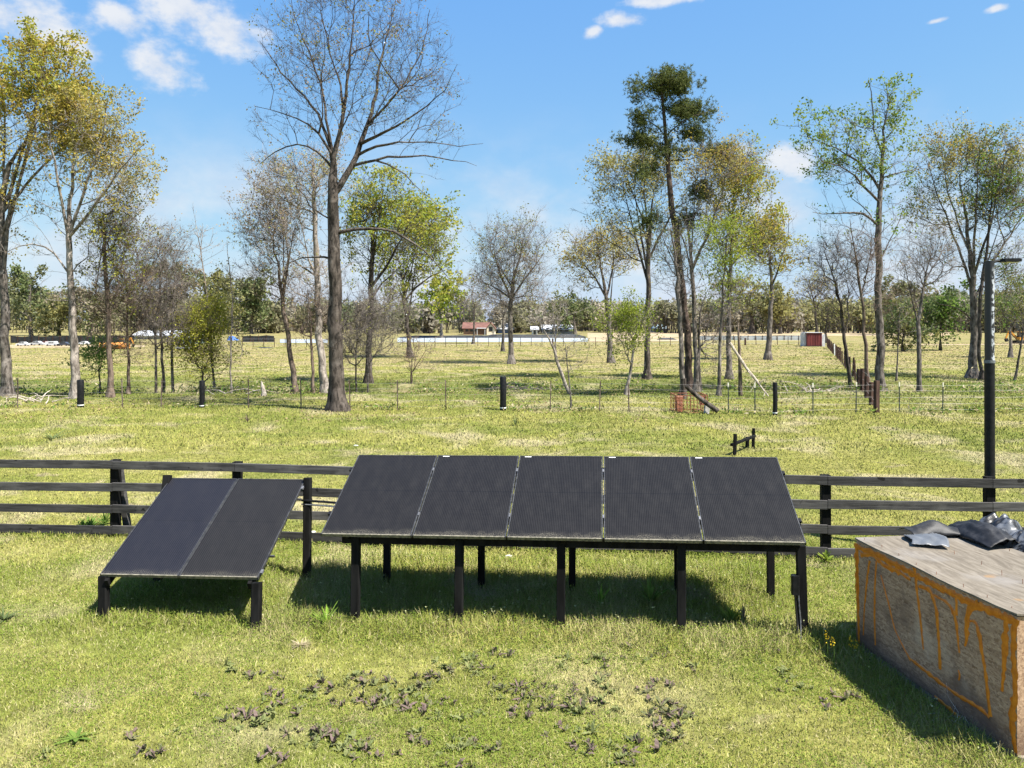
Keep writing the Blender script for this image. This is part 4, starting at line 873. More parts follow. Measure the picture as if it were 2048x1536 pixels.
a = FL2 + uy2 * (LN2 - .05) - un2 * .12; MB().beam(a - ux2 * .02, a + ux2 * (WD2 + .02), .08, .04, (0, 0, 1)).build("rear_beam", MATS["black_wood"], sm)
for v in (.05, .90):
    q = FL2 + ux2 * (WD2 + .015) + uy2 * LN2 * v; MB().beam(q - uy2 * .03, q + uy2 * .03, .03, .03, ux2).build("clamp", MATS["alu"], sm)
# conduits that run from one rack to the other
A = np.array([-2.95, 11.16, 1.10]); Bq = np.array([-1.75, 10.85, 1.08])
for k, (dz, r, mt, nm, lb) in enumerate(((0.02, .017, "black_metal", "conduit_pipe", "upper black conduit pipe bridging the gap between the two solar racks"), (-.035, .013, "grey_box", "conduit_pipe", "lower grey conduit pipe bridging the gap between the two solar racks"))):
    pts = [A + [-.06, 0, dz], A + [.3, -.08, dz - .004], Bq + [0, 0, dz - .006], Bq + [.5, -.1, dz]]
    o = MB().tube(pts, r, 8).build(nm, MATS[mt], None, True); tag(o, lb, "conduit", "conduits between the solar racks")

# ------------------------------------------------------------------ weathered board box with adhesive runs
m, t = new_mat("osb"); p = objco(t)
def flakes(t, p, rot, sc):
    q = t.map(p, (sc, sc * .16, sc), rot); v_ = t.node("ShaderNodeTexVoronoi"); v_.inputs["Scale"].default_value = 1.0; v_.inputs["Randomness"].default_value = 1; t.l.new(q, v_.inputs["Vector"]); return v_
va = flakes(t, p, (.5, .3, .7), 55); vb = flakes(t, p, (-.6, .4, 1.9), 62); vc = flakes(t, p, (1.3, -.8, .3), 48)
sel = t.noise(p, 24, 2, .5); ca = t.mix(t.ss(sel, .44, .5), va.outputs["Color"], vb.outputs["Color"]); ca = t.mix(t.ss(t.noise(t.map(p, (1, 1, 1), (0, 0, 0), (9, 3, 5)), 20, 2), .5, .56), ca, vc.outputs["Color"])
bw = t.node("ShaderNodeRGBToBW"); t.l.new(ca, bw.inputs[0]); n1 = t.noise(p, 2.2, 5, .65); n2 = t.noise(p, 60, 3, .6)
c = t.mix(bw.outputs[0], (.195, .112, .066), (.50, .345, .228)); c = t.mix(t.ss(n2, .6, .75), c, (.11, .08, .06))
c = t.mix(t.m("MULTIPLY", t.ss(n1, .50, .68), .55), c, (.14, .092, .07)); c = t.mix(t.m("MULTIPLY", t.ss(t.noise(p, 1.3, 4, .6), .58, .7), .35), c, (.54, .44, .34))
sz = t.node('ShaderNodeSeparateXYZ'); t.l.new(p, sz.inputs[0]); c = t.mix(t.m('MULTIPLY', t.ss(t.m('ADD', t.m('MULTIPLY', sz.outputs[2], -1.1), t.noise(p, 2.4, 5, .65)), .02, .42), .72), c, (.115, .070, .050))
finish(t, pbr(t, c, .9, .15, 0, bump(t, bw.outputs[0], .5, .004)))
m, t = new_mat("ply_top"); p = objco(t)
g1 = t.noise(t.map(p, (3.2, .6, 1)), 2.6, 6, .65, 2.6); g2 = t.noise(p, 1.4, 5, .6); g3 = t.noise(t.map(p, (12, 1.0, 1)), 4, 4, .7, .6)
c = t.mix(t.ss(g1, .3, .7), (.105, .088, .067), (.195, .168, .132)); c = t.mix(t.m("MULTIPLY", t.ss(g2, .5, .72), .6), c, (.21, .195, .18)); c = t.mix(t.m("MULTIPLY", t.ss(g3, .58, .75), .5), c, (.085, .068, .052))
c = t.mix(t.m("MULTIPLY", t.ss(t.noise(p, 2.6, 3, .5), .66, .74), .6), c, (.26, .15, .06)); finish(t, pbr(t, c, .85, .2, 0, bump(t, g1, .35, .004)))
m, t = new_mat("adhesive"); p = objco(t); n = t.noise(p, 16, 4, .6)
finish(t, pbr(t, t.mix(t.ss(n, .3, .7), (.46, .118, .003), (.62, .195, .009)), .42, .5, 0, bump(t, n, .4, .004)))
simple("skid_wood", (.13, .10, .075), (.24, .20, .155), 8, .85, .15)
KA = np.array([3.89, 8.81, 0.0]); KB = np.array([4.21, 6.50, 0.0]); HB = 1.225
e1 = nrm(KA - KB); LB = np.linalg.norm(KA - KB); e2 = np.array([e1[1], -e1[0], 0]); WB = 1.42; ez = np.array([0, 0, 1.])
box = thing("plywood_box", "large weathered particle-board box with orange adhesive runs down its side", "box", KB)
BM = Matrix(((e2[0], e1[0], 0, 0), (e2[1], e1[1], 0, 0), (0, 0, 1, 0), (0, 0, 0, 1)))
def bpart(name, mb, mat, smooth=False, par=None):
    o = mb.build(name, MATS[mat], None, smooth, True); o.parent = par or box
    if par is None: o.matrix_local = BM
    return o
th = .018
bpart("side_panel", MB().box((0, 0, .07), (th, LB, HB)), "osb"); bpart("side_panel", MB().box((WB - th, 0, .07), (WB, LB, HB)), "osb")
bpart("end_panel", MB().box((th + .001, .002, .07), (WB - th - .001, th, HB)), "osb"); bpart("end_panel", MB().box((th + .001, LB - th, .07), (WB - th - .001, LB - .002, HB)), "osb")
tb = MB(); NX, NYB = 6, 10; vv = []
for j in range(NYB + 1):
    for i in range(NX + 1):
        x = -.012 + (WB + .024) * i / NX; y = -.014 + (LB + .026) * j / NYB
        vv.append((x, y, HB + .012 - .020 * math.sin(math.pi * i / NX) * math.sin(math.pi * j / NYB) + (.02 if (i == 0 and j == 0) else 0) + .006 * math.sin(j * 1.3)))
n0 = len(vv); vv += [(a_[0], a_[1], a_[2] - .016) for a_ in vv]
ff = [(j * (NX + 1) + i, j * (NX + 1) + i + 1, (j + 1) * (NX + 1) + i + 1, (j + 1) * (NX + 1) + i) for j in range(NYB) for i in range(NX)]
ring = [i for i in range(NX + 1)] + [j * (NX + 1) + NX for j in range(1, NYB + 1)] + [NYB * (NX + 1) + i for i in range(NX - 1, -1, -1)] + [j * (NX + 1) for j in range(NYB - 1, 0, -1)]
ff += [(ring[(k + 1) % len(ring)], ring[k], ring[k] + n0, ring[(k + 1) % len(ring)] + n0) for k in range(len(ring))]
top_o = bpart("lid", MB().add(vv, ff), "ply_top", True)
bpart("skid", MB().box((.004, -.03, 0), (.075, LB + .02, .068)), "skid_wood"); bpart("skid", MB().box((WB - .075, -.03, 0), (WB, LB + .02, .068)), "skid_wood")
def onface(px_, py_):
    """point of the box's long side seen at a photo point -> (along, up)"""
    dirv = np.array([(px_ - 1024) / F, 1.0, -(py_ - HY) / F]); o_ = np.array([0, 0, H]); s_ = (KB - o_).dot(e2) / dirv.dot(e2); q = o_ + dirv * s_ - KB
    return float(q.dot(e1)), float(q[2])
def run(pts, w):
    """a flattened run of adhesive standing 4 mm proud of the board"""
    P2 = np.array([[*onface(a_, b_), 0] for a_, b_ in pts]); P2 = resample(np.concatenate([P2, np.zeros((len(P2), 1))], 1), .035)[:, :2]; n_ = len(P2)
    wv = np.interp(np.linspace(0, 1, n_), np.linspace(0, 1, len(w)), w) * (1 + .18 * np.sin(np.arange(n_) * 1.9 + P2[0, 0] * 40)); d_ = nrm(np.gradient(P2, axis=0)); s_ = np.stack([-d_[:, 1], d_[:, 0]], 1)
    V = []; jr = random.Random(int(pts[0][0]) * 7 + int(pts[-1][1]))
    for i in range(n_):
        ja, jb = jr.uniform(.65, 1.35), jr.uniform(.65, 1.35)
        for (k, h_) in ((-1, .0006), (-.55, .0065), (0, .009), (.55, .0065), (1, .0006)): q = P2[i] + s_[i] * k * wv[i] * (ja if k < 0 else jb); V.append((-h_, q[0], q[1]))
    Fc = [(i * 5 + j, i * 5 + j + 1, (i + 1) * 5 + j + 1, (i + 1) * 5 + j) for i in range(n_ - 1) for j in range(4)]
    bpart("adhesive_run", MB().add(V, Fc), "adhesive", True)
RUNS = [([(1712, 1092), (1760, 1113), (1830, 1150), (1930, 1200), (2030, 1243)], [.02, .028, .022, .028, .03]), ([(1713, 1086), (1714, 1150), (1716, 1220), (1718, 1285)], [.03, .028, .02, .014]),
        ([(1722, 1110), (1745, 1108), (1765, 1130), (1800, 1145), (1822, 1160)], [.02, .015, .02, .022, .012]), ([(1739, 1120), (1734, 1160), (1729, 1215), (1727, 1270)], [.014, .012, .008, .005]),
        ([(1753, 1122), (1750, 1170), (1749, 1230), (1751, 1290)], [.012, .009, .012, .006]), ([(1762, 1150), (1778, 1210), (1790, 1260), (1810, 1300), (1822, 1322)], [.006, .011, .008, .008, .01]),
        ([(1829, 1135), (1835, 1190), (1841, 1240), (1847, 1298)], [.022, .012, .013, .009]), ([(1838, 1172), (1862, 1180), (1872, 1215), (1877, 1270), (1880, 1338)], [.012, .02, .017, .012, .018]),
        ([(1866, 1188), (1895, 1205), (1910, 1228), (1915, 1270), (1919, 1305)], [.008, .013, .022, .011, .008]), ([(1852, 1164), (1870, 1172), (1890, 1186)], [.012, .02, .008]),
        ([(1909, 1180), (1914, 1210), (1913, 1230)], [.008, .013, .012]), ([(1958, 1205), (1938, 1220), (1932, 1250), (1934, 1280), (1930, 1292)], [.02, .03, .018, .026, .008]), ([(1940, 1242), (1952, 1240), (1960, 1280), (1972, 1350), (1980, 1432)], [.01, .018, .015, .014, .02]),
        ([(1822, 1318), (1860, 1350), (1915, 1390), (1965, 1420), (1980, 1436)], [.01, .018, .012, .013, .016]), ([(2012, 1240), (2010, 1290), (2008, 1340), (2004, 1382)], [.02, .028, .018, .010]), ([(2030, 1236), (2026, 1300), (2031, 1380), (2024, 1440), (2031, 1505)], [.03, .025, .022, .03, .015]),
        ([(1870, 1392), (1885, 1405), (1905, 1425), (1922, 1436)], [.008, .016, .018, .006]), ([(1917, 1340), (1920, 1350), (1918, 1360)], [.006, .010, .006])]
for pts, w in RUNS: run(pts, [q * 1.3 for q in w])
nr = random.Random(5)
for k in range(22):       # nails left standing in the lid
    x = (.06, WB - .08, .72)[k % 3] + nr.uniform(-.02, .02); y = .12 + (LB - .2) * ((k // 3) / 7) + nr.uniform(-.03, .03)
    o = MB().tube([(x, y, HB - .01), (x + nr.uniform(-.006, .006), y + nr.uniform(-.004, .004), HB + .036)], .0026, 5).build("nail", MATS["rust_metal"], None, False, True); o.parent = box; o.matrix_local = BM
# crumpled plastic sheets on and behind the box
m, t = new_mat("tarp_grey"); n = t.noise(objco(t), 7, 4, .6); finish(t, pbr(t, t.mix(n, (.055, .06, .066), (.14, .148, .16)), .45, .5, 0, bump(t, n, .3, .01)))
m, t = new_mat("tarp_black"); n = t.noise(objco(t), 9, 5, .6); finish(t, pbr(t, t.mix(t.ss(n, .4, .7), (.010, .010, .011), (.032, .032, .034)), .55, .3, 0, bump(t, n, .5, .01)))
m, t = new_mat("tarp_highlights"); p = objco(t); n = t.noise(p, 4.2, 4, .6, .8); n2 = t.noise(p, 11, 4, .6); finish(t, pbr(t, t.mix(t.ss(n, .46, .56), (.012, .012, .013), (.12, .126, .136)), .36, .45, 0, bump(t, n2, .5, .012)))  # black sheet, its grey glossy highlights painted into the colour as patches
def cloth(name, label, mat, fn, nu, nv, th_=.003):
    V = [fn(i / nu, j / nv) for j in range(nv + 1) for i in range(nu + 1)]
    Fq = [(j * (nu + 1) + i, j * (nu + 1) + i + 1, (j + 1) * (nu + 1) + i + 1, (j + 1) * (nu + 1) + i) for j in range(nv) for i in range(nu)]
    o = MB().add(V, Fq).build(name, MATS[mat], None, True); o.data.set_sharp_from_angle(angle=R(180)) if hasattr(o.data, "set_sharp_from_angle") else None
    md = o.modifiers.new("thick", "SOLIDIFY"); md.thickness = th_
    return tag(o, label, "tarp", "plastic sheets on the board box")
def boxpt(x, y, z): return KB + e2 * x + e1 * y + ez * z
cr_ = np.random.default_rng(4); ph = cr_.uniform(0, 6, 12)
def crease(u, v, a): return a * (.5 * abs(math.sin(u * 31 + 6 * math.sin(v * 5))) + .4 * abs(math.sin(v * 37 + 5 * math.sin(u * 7 + 1))) + abs(math.sin(u * 7 + ph[0] + 2 * math.sin(v * 3 + ph[1]))) + .6 * abs(math.sin(v * 9 + ph[2] + 3 * u)) + .5 * math.sin(u * 17 + v * 11))
cloth("tarp_scrap", "small silvery grey sheet scrap lying flat on the board box lid", "tarp_grey", lambda u, v: boxpt(.42 + .34 * u + .16 * v + .03 * math.sin(v * 6), LB - .36 + .34 * v - .16 * u * (1 - v), HB + .020 + .055 * math.sin(math.pi * v) * (.4 + .6 * u) + crease(u, v, .010)), 22, 18)
cloth("tarp_sheet", "folded matt black sheet peaked at the far edge of the box lid", "tarp_black", lambda u, v: boxpt(.62 + .66 * u, LB - .14 + .34 * v + .03 * math.sin(u * 5), HB + .03 + .13 * math.sin(math.pi * min(1, v * 1.15)) ** .8 * (.35 + .65 * math.exp(-((u - .5) / .26) ** 2)) + crease(u, v, .007)), 30, 20)
def heap(u, v):
    tri = lambda q: abs((q % 1.0) * 2 - 1)
    s_ = u; x = WB - .05 + .85 * s_; y = LB + .06 - 1.9 * v; up = min(1, s_ / .42); ridge = (.20 + .13 * math.exp(-((v - .42) / .10) ** 2) + .07 * math.exp(-((v - .12) / .08) ** 2)) * (1 - .45 * v)
    z = HB - .05 + ridge * math.sin(up * math.pi / 2) - (0 if s_ < .42 else 1.1 * (s_ - .42) ** 1.1)
    fold = .075 * tri(v * 5.3 + .35 * s_ + .1 * math.sin(s_ * 9)) + .05 * tri(v * 11.7 - .6 * s_) + .03 * tri(v * 23 + 1.3 * s_) + .02 * tri(s_ * 7 + v * 3)
    return boxpt(x + .03 * math.sin(v * 19), y, z + fold * min(1, .25 + s_ * 2.2) - .06)
cloth("tarp_heap", "glossy black sheet with painted grey highlights heaped over the far side of the box", "tarp_highlights", heap, 44, 110)
def heap2(u, v): return boxpt(1.15 + .45 * u, LB + .12 - .75 * v, HB + .02 + .16 * math.sin(math.pi * u) * math.sin(math.pi * (.15 + .7 * v)) + crease(u * 2, v, .012))
cloth("tarp_fold", "crinkled black sheet fold between the lid and the glossy heap", "tarp_black", heap2, 24, 24)

# ------------------------------------------------------------------ lamp pole behind the fence
m, t = new_mat("pole_paint"); p = pos(t); s = t.node("ShaderNodeSeparateXYZ"); t.l.new(p, s.inputs[0]); n = t.noise(t.map(p, (1, 1, .55)), 20, 5, .62)
band = t.m("MULTIPLY", t.ss(s.outputs[2], 2.95, 3.05), t.m("SUBTRACT", 1.0, t.ss(s.outputs[2], 4.40, 4.55))); side_ = t.ss(t.m("SUBTRACT", s.outputs[0], 7.42), .0, .035)
flk = t.m("MULTIPLY", t.ss(n, .495, .54), t.m("MULTIPLY", band, side_)); c = t.mix(t.noise(p, 5, 3), (.012, .012, .014), (.026, .026, .030)); c = t.mix(flk, c, (.42, .44, .47)); finish(t, pbr(t, c, .45, .5))
YP = 12.16; pole_b = np.array([(1979 - 1024) * YP / F, YP, 0]); LPX = float(pole_b[0])
lamp = thing("lamp_pole", "tall round black pole with flat solar lamp head, behind the fence at right", "lamp post", pole_b)
MB().tube([pole_b + [.005, 0, -.2], pole_b + [.004, 0, 1.2], pole_b + [0, 0, 3.05]], .074, 18).build("pole", MATS["black_metal"], lamp, True)
MB().tube([pole_b + [0, 0, 3.05], pole_b + [0, 0, 4.62]], .068, 18).build("upper_pole", MATS["pole_paint"], lamp, True)
MB().tube([pole_b + [0, 0, 3.03], pole_b + [0, 0, 3.075]], .079, 18).build("collar", MATS["grey_box"], lamp, True)
MB().tube([pole_b + [.04, 0, 4.60], pole_b + [.12, 0, 4.62], pole_b + [.20, 0, 4.625]], .022, 8).build("bracket", MATS["black_metal"], lamp, True)
hd = MB(); hp = [(0.14, .0), (.20, .075), (.44, .085), (.47, .06), (.47, -.06), (.44, -.085), (.20, -.075)]
V = [pole_b + [a_, b_, 4.60 + .02 * a_] for a_, b_ in hp] + [pole_b + [a_, b_, 4.645 + .02 * a_] for a_, b_ in hp]; k = len(hp)
hd.add(V, [tuple(range(k - 1, -1, -1)), tuple(range(k, 2 * k))] + [(i, (i + 1) % k, k + (i + 1) % k, k + i) for i in range(k)]).build("lamp_head", MATS["black_metal"], lamp)
MB().box(pole_b + [.22, -.06, 4.652], pole_b + [.45, .06, 4.660]).build("solar_cell", MATS["dark_glass"], lamp)
MB().box(pole_b + [.24, -.05, 4.592], pole_b + [.43, .05, 4.603]).build("lens", MATS["cream_tip"], lamp)
# ------------------------------------------------------------------ wire fence across the pasture
wf = thing("wire_fence", "thin wire pasture fence on slim steel posts crossing in front of the trees", "fence", gp(1006, 820))
line = [(-200, 812), (160, 815), (404, 816), (700, 819), (1006, 822), (1370, 827), (1550, 830), (1750, 826), (2000, 826), (2250, 826)]
lx = [q[0] for q in line]; ly = [q[1] for q in line]
for px_ in (-100, 35, 245, 322, 497, 602, 700, 795, 892, 1100, 1199, 1258, 1457, 1510, 1626, 1712, 1799, 1885, 2062, 2150):
    b = gp(px_, np.interp(px_, lx, ly)); r_ = random.Random(px_); ln = np.array([r_.uniform(-.04, .04), r_.uniform(-.03, .03), 1.22])
    po = MB().beam(b - [0, 0, .1], b + ln * .86, .045, .02).beam(b + [0, .018, -.1], b + [0, .018, 0] + ln * .86, .012, .03).build("post", MATS["tpost_green" if px_ > 1300 else "bark_brown"], wf)
    MB().beam(b + ln * .86, b + ln, .046, .03).build("post_tip", MATS["cream_tip" if px_ > 1300 else "bark_brown"], po)
wp = [gp(q, np.interp(q, lx, ly)) for q in range(-200, 2300, 50)]
for z in (.15, .38, .62, .88, 1.10):
    MB().tube([q + [0, -.02, z + .012 * math.sin(i * 1.7 + z * 9)] for i, q in enumerate(wp)], .0028, 4, False).build("wire", MATS["wire"], wf)
def black_post(px_, top, bot, w, label):
    b = gp(px_, bot); Y = b[1]; h = (bot - top) * Y / F; r_ = w * Y / F / 2
    o = thing("wooden_post", label, "post", b, "black-wrapped fence posts")
    MB().tube([b - [0, 0, .1], b + [0, 0, .1], b + [.008, 0, h * .5], b + [0, 0, h - .02], b + [0, 0, h]], [r_, r_, r_ * .99, r_, r_ * .94], 14).build("shaft", MATS["black_metal"], o, True)
    MB().tube([b + [0, 0, .085], b + [0, 0, .125]], r_ * 1.035, 14).build("white_band", MATS["white_band"], o, True)
black_post(161, 760, 815, 13, "black-wrapped post in front of the pale forked trunk at left")
black_post(404, 761, 816, 11, "black-wrapped post in front of the fan-shaped yellow-green shrub")
black_post(1006, 755, 822, 13, "black-wrapped post alone in the grass near the photo's middle")
black_post(1550, 765, 831, 9, "slim black-wrapped post right of the leaning dead limb")

# brown post fence that runs back to the red shed
cf = thing("post_fence", "line of reddish brown posts running back to the red shed", "fence", gp(1753, 826))
def bpost(px_, bot, top, w):
    b = gp(px_, bot); Y = b[1]; h = (bot - top) * Y / F; MB().beam(b - [0, 0, .1], b + [.01, 0, h], w * Y / F, w * Y / F * .9, (1, .3, 0), .01).build("post", MATS["rust_wood"], cf)
for q in ((1753, 826, 762, 9), (1743, 812, 766, 8), (1733, 796, 752, 7), (1725, 782, 736, 7), (1717, 768, 728, 6)): bpost(*q)
A0 = gp(1717, 768); A1 = gp(1653, 692)
for k in range(1, 24):
    b = A0 + (A1 - A0) * (k / 24.0); b[2] = float(gz(b[0], b[1])); r_ = random.Random(k); w = .15 if k % 5 == 0 else .085
    MB().beam(b - [0, 0, .1], b + [r_.uniform(-.08, .08), 0, 1.15 + r_.uniform(-.1, .15)], w, w).build("post", MATS["white_band" if k == 13 else "rust_wood"], cf)
for z in (.35, .75, 1.15):
    MB().tube([gp(1753, 826) + [0, 0, z], gp(1733, 796) + [0, 0, z], A0 + [0, 0, z], (A0 + A1) / 2 + [0, 0, z], A1 + [0, 0, z]], .006, 4, False).build("wire", MATS["wire"], cf)
# far wire fence
ff_ = thing("wire_fence", "faint far wire fence across the meadow before the white strip", "fence", gp(1000, 693))
fl = [(330, 694), (800, 694), (1200, 692), (1650, 690)]
for k in range(62):
    px_ = 335 + k * 21.4; b = gp(px_, np.interp(px_, [q[0] for q in fl], [q[1] for q in fl])); w = .22 if k in (36, 54) else .07
    MB().beam(b, b + [0, 0, 1.25 if w < .1 else 1.1], w, w).build("post", MATS["rust_wood"], ff_)
for z in (.3, .7, 1.1): MB().tube([gp(q[0], q[1]) + [0, 0, z] for q in fl], .012, 3, False).build("wire", MATS["wire"], ff_)

# ------------------------------------------------------------------ rusty cage, log and block
b = gp(1383, 828); Yc = b[1]; k_ = Yc / F
cage = thing("wire_cage", "rusty open metal cage standing at the foot of the pine cluster", "cage", b)
x0, x1 = (1353 - 1024) * k_, (1415 - 1024) * k_; y0, y1 = Yc, Yc + 1.1; hh = .74
for (x, y) in ((x0, y0), (x1, y0), (x0, y1), (x1, y1)): MB().beam((x, y, -.05), (x, y, hh), .035, .035).build("corner_bar", MATS["rust_metal"], cage)
for z in (.05, hh - .02):
    for (p_, q_) in (((x0, y0), (x1, y0)), ((x0, y1), (x1, y1)), ((x0, y0), (x0, y1)), ((x1, y0), (x1, y1))): MB().beam((*p_, z), (*q_, z), .032, .032).build("frame_bar", MATS["rust_metal"], cage)
for i in range(1, 9):
    x = x0 + (x1 - x0) * i / 9; MB().tube([(x, y0, .05), (x, y0, hh)], .011, 5).build("bar", MATS["rust_metal"], cage); MB().tube([(x, y1, .05), (x, y1, hh)], .011, 5).build("bar", MATS["rust_metal"], cage)
for z in (.2, .36, .53): MB().tube([(x0, y0 - .014, z), (x1, y0 - .014, z)], .009, 5).build("bar", MATS["rust_metal"], cage)
for i in range(1, 4):
    y = y0 + (y1 - y0) * i / 4
    for x in (x0, x1): MB().tube([(x, y, .05), (x, y, hh)], .011, 5).build("bar", MATS["rust_metal"], cage)
bx0 = (1357 - 1024) * k_
MB().box((bx0, y0 + .3, 0), (bx0 + .24, y0 + .62, .66)).build("brick_stack", MATS["brick_red"], cage)
MB().box((x1 - .20, y0 + .25, .32), (x1 - .02, y0 + .55, .68)).build("brick_stack", MATS["brick_red"], cage)
o = MB().beam((x1 - .10, y0 - .14, -.02), (x1 - .02, y0 - .12, .40), .19, .16, (1, 0, 0), .01).build("concrete_block", MATS["concrete"]); tag(o, "pale concrete block leaning on the rusty cage corner", "block")
lp = [at(1372, 772, Yc - .25), at(1395, 793, Yc - .3), at(1415, 808, Yc - .36), at(1436, 822, Yc - .45)]
o = MB().tube(resample(np.array([[*q, 0] for q in lp]), .2)[:, :3], np.linspace(.085, .10, len(resample(np.array([[*q, 0] for q in lp]), .2))), 9).build("log", MATS["bark_dark"], None, True); tag(o, "dark log leaning across the rusty cage", "log")
b2 = gp(1367, 800); o = MB().tube([b2 - [0, 0, .1], b2 + [0, 0, .5], b2 + [0, 0, .95]], [.13, .12, .12], 10).build("wooden_post", MATS["bark_dark"], None, True); tag(o, "stubby dark post standing behind the rusty cage", "post")

# dead limb leaning on a snag
b = gp(1481, 792); sn = [(1481, 792, 9), (1480, 730, 7), (1478, 680, 5), (1475, 640, 2)]
S_ = resample(np.array([[*at(q[0], q[1], b[1]), q[2] * b[1] / F / 2] for q in sn]), .3); S_[0, 2] = b[2] - .1
o = MB().tube(S_[:, :3], S_[:, 3], 9).build("dead_snag", MATS["bark_brown"], None, True); tag(o, "thin broken snag holding up the pale dead limb", "dead tree")
lb = [(1460, 686, 6), (1470, 702, 5), (1484, 722, 6), (1495, 742, 5), (1510, 755, 6), (1518, 770, 4), (1537, 792, 3)]
S_ = resample(np.array([[*at(q[0], q[1], b[1] - .2), q[2] * b[1] / F / 2] for q in lb]), .25); S_[-1, 2] = 0.0
dl = thing("dead_limb", "pale barkless dead limb leaning against a thin snag", "branch", S_[-1, :3])
MB().tube(S_[:, :3], S_[:, 3], 8).build("stem", MATS["dead_wood"], dl, True)
for (i, dx, dz) in ((6, .25, -.5), (9, -.3, -.55), (10, .3, .35), (12, -.25, -.5)):
    i = min(i, len(S_) - 2); p = S_[i, :3]; MB().tube([p, p + [dx * .5, -.1, dz * .5], p + [dx, -.12, dz]], [.028, .018, .008], 5).build("twig", MATS["dead_wood"], dl, True)
def brush(label, px_, py_, spread, n, seed, mat="dead_wood", L=1.6, up=.35, th=1.0):
    rng = np.random.default_rng(seed); b = gp(px_, py_); r_ = thing("fallen_branch", label, "branch", b)
    for i in range(n):
        a0 = rng.uniform(0, 6.28); l = L * rng.uniform(.5, 1.1); s0 = b + [rng.normal(0, spread), rng.normal(0, spread * .5), .03]; d0 = np.array([math.cos(a0), math.sin(a0) * .6, up * rng.uniform(0, 1)])
        pts = [s0 + d0 * l * u + np.array([0, 0, .10 * l * math.sin(3 * u)]) + rng.normal(0, .03, 3) for u in np.linspace(0, 1, 5)]
        for q in pts: q[2] = max(q[2], float(gz(q[0], q[1])) + .02)
        MB().tube(pts, np.linspace(.032, .008, 5) * th * rng.uniform(.6, 1.2), 5).build("stick", MATS[mat], r_, True)
brush("bleached fallen branches heaped at the left near the golden tree", 85, 803, .8, 14, 1)
brush("bleached fork of a fallen branch lying right of the leaning dead limb", 1612, 786, .45, 12, 2, L=1.5)
brush("grey brush pile lying right of the middle black-wrapped post", 1042, 782, .9, 16, 3, "bark_grey", 1.3, .15)
brush("long bleached stick lying by the black-wrapped post at the shrub", 450, 790, .6, 4, 4, L=2.2, up=.1)
brush("dry twiggy plant skeleton against the base of the board box", 1930, 1450, .05, 9, 5, "dead_wood", .34, .8, .12)
b = gp(528, 792); o = MB().tube([b - [0, 0, .05], b + [-.02, 0, .25], b + [-.10, 0, .55], b + [-.12, 0, .72]], [.16, .10, .07, .02], 8).build("tree_stump", MATS["dead_wood"], None, True); tag(o, "short splintered grey stump in the ditch brush left of centre", "stump")

# black timber H-frame in the grass
b = gp(1487, 905); kY = b[1] / F; hf = thing("timber_frame", "little black timber H-frame standing in the open grass", "frame", b)
for (px_, top, bot, w, dy) in ((1469, 868, 911, .085, 0), (1506, 857, 897, .075, .35), (1494, 874, 895, .09, .55)):
    q = gp(px_, bot); hgt = (bot - top) * q[1] / F; MB().beam(q - [0, 0, .08], q + [.02, 0, hgt], w, w, None, .008).build("upright", MATS["black_wood"], hf)
qa, qb = gp(1466, 911), gp(1508, 897); MB().beam(qa + [-.06, -.06, .30], qb + [.0, -.06, .36], .075, .075, None, .008).build("crossbar", MATS["black_wood"], hf)

# ------------------------------------------------------------------ far buildings
def shed_box(root, x0, x1, y0, y1, h, mat): return MB().box((x0, y0, -.05), (x1, y1, h)).build("wall", MATS[mat], root)
b = gp(1629, 693); k_ = b[1] / F; x0, x1 = (1614 - 1024) * k_, (1644 - 1024) * k_
shed = thing("metal_shed", "small red ribbed metal shed at the end of the brown post fence", "shed", b)
MB().box((x0, b[1], 0), (x1, b[1] + 2.0, 1.9)).build("wall", MATS["shed_red"], shed)
for i in range(9):
    x = x0 + (x1 - x0) * (i + .5) / 9; MB().box((x - .045, b[1] - .05, .02), (x + .045, b[1] - .001, 1.9)).build("rib", MATS["shed_red"], shed)
MB().box((x0 - .12, b[1] - .15, 1.903), (x1 + .12, b[1] + 2.1, 1.97)).build("roof", MATS["galvanised"], shed)
MB().box((x0 - .30, b[1] + .3, 0), (x0 - .002, b[1] + 1.7, 1.86)).build("side_sheet", MATS["galvanised"], shed)
MB().box((x1 + .002, b[1] + .3, 0), (x1 + .55, b[1] + 1.7, 1.7)).build("side_sheet", MATS["galvanised"], shed)
MB().box((x0 - 1.2, b[1] - .25, 0), (x1 - .1, b[1] - .1, .10)).build("sill_board", MATS["sheet_black"], shed)

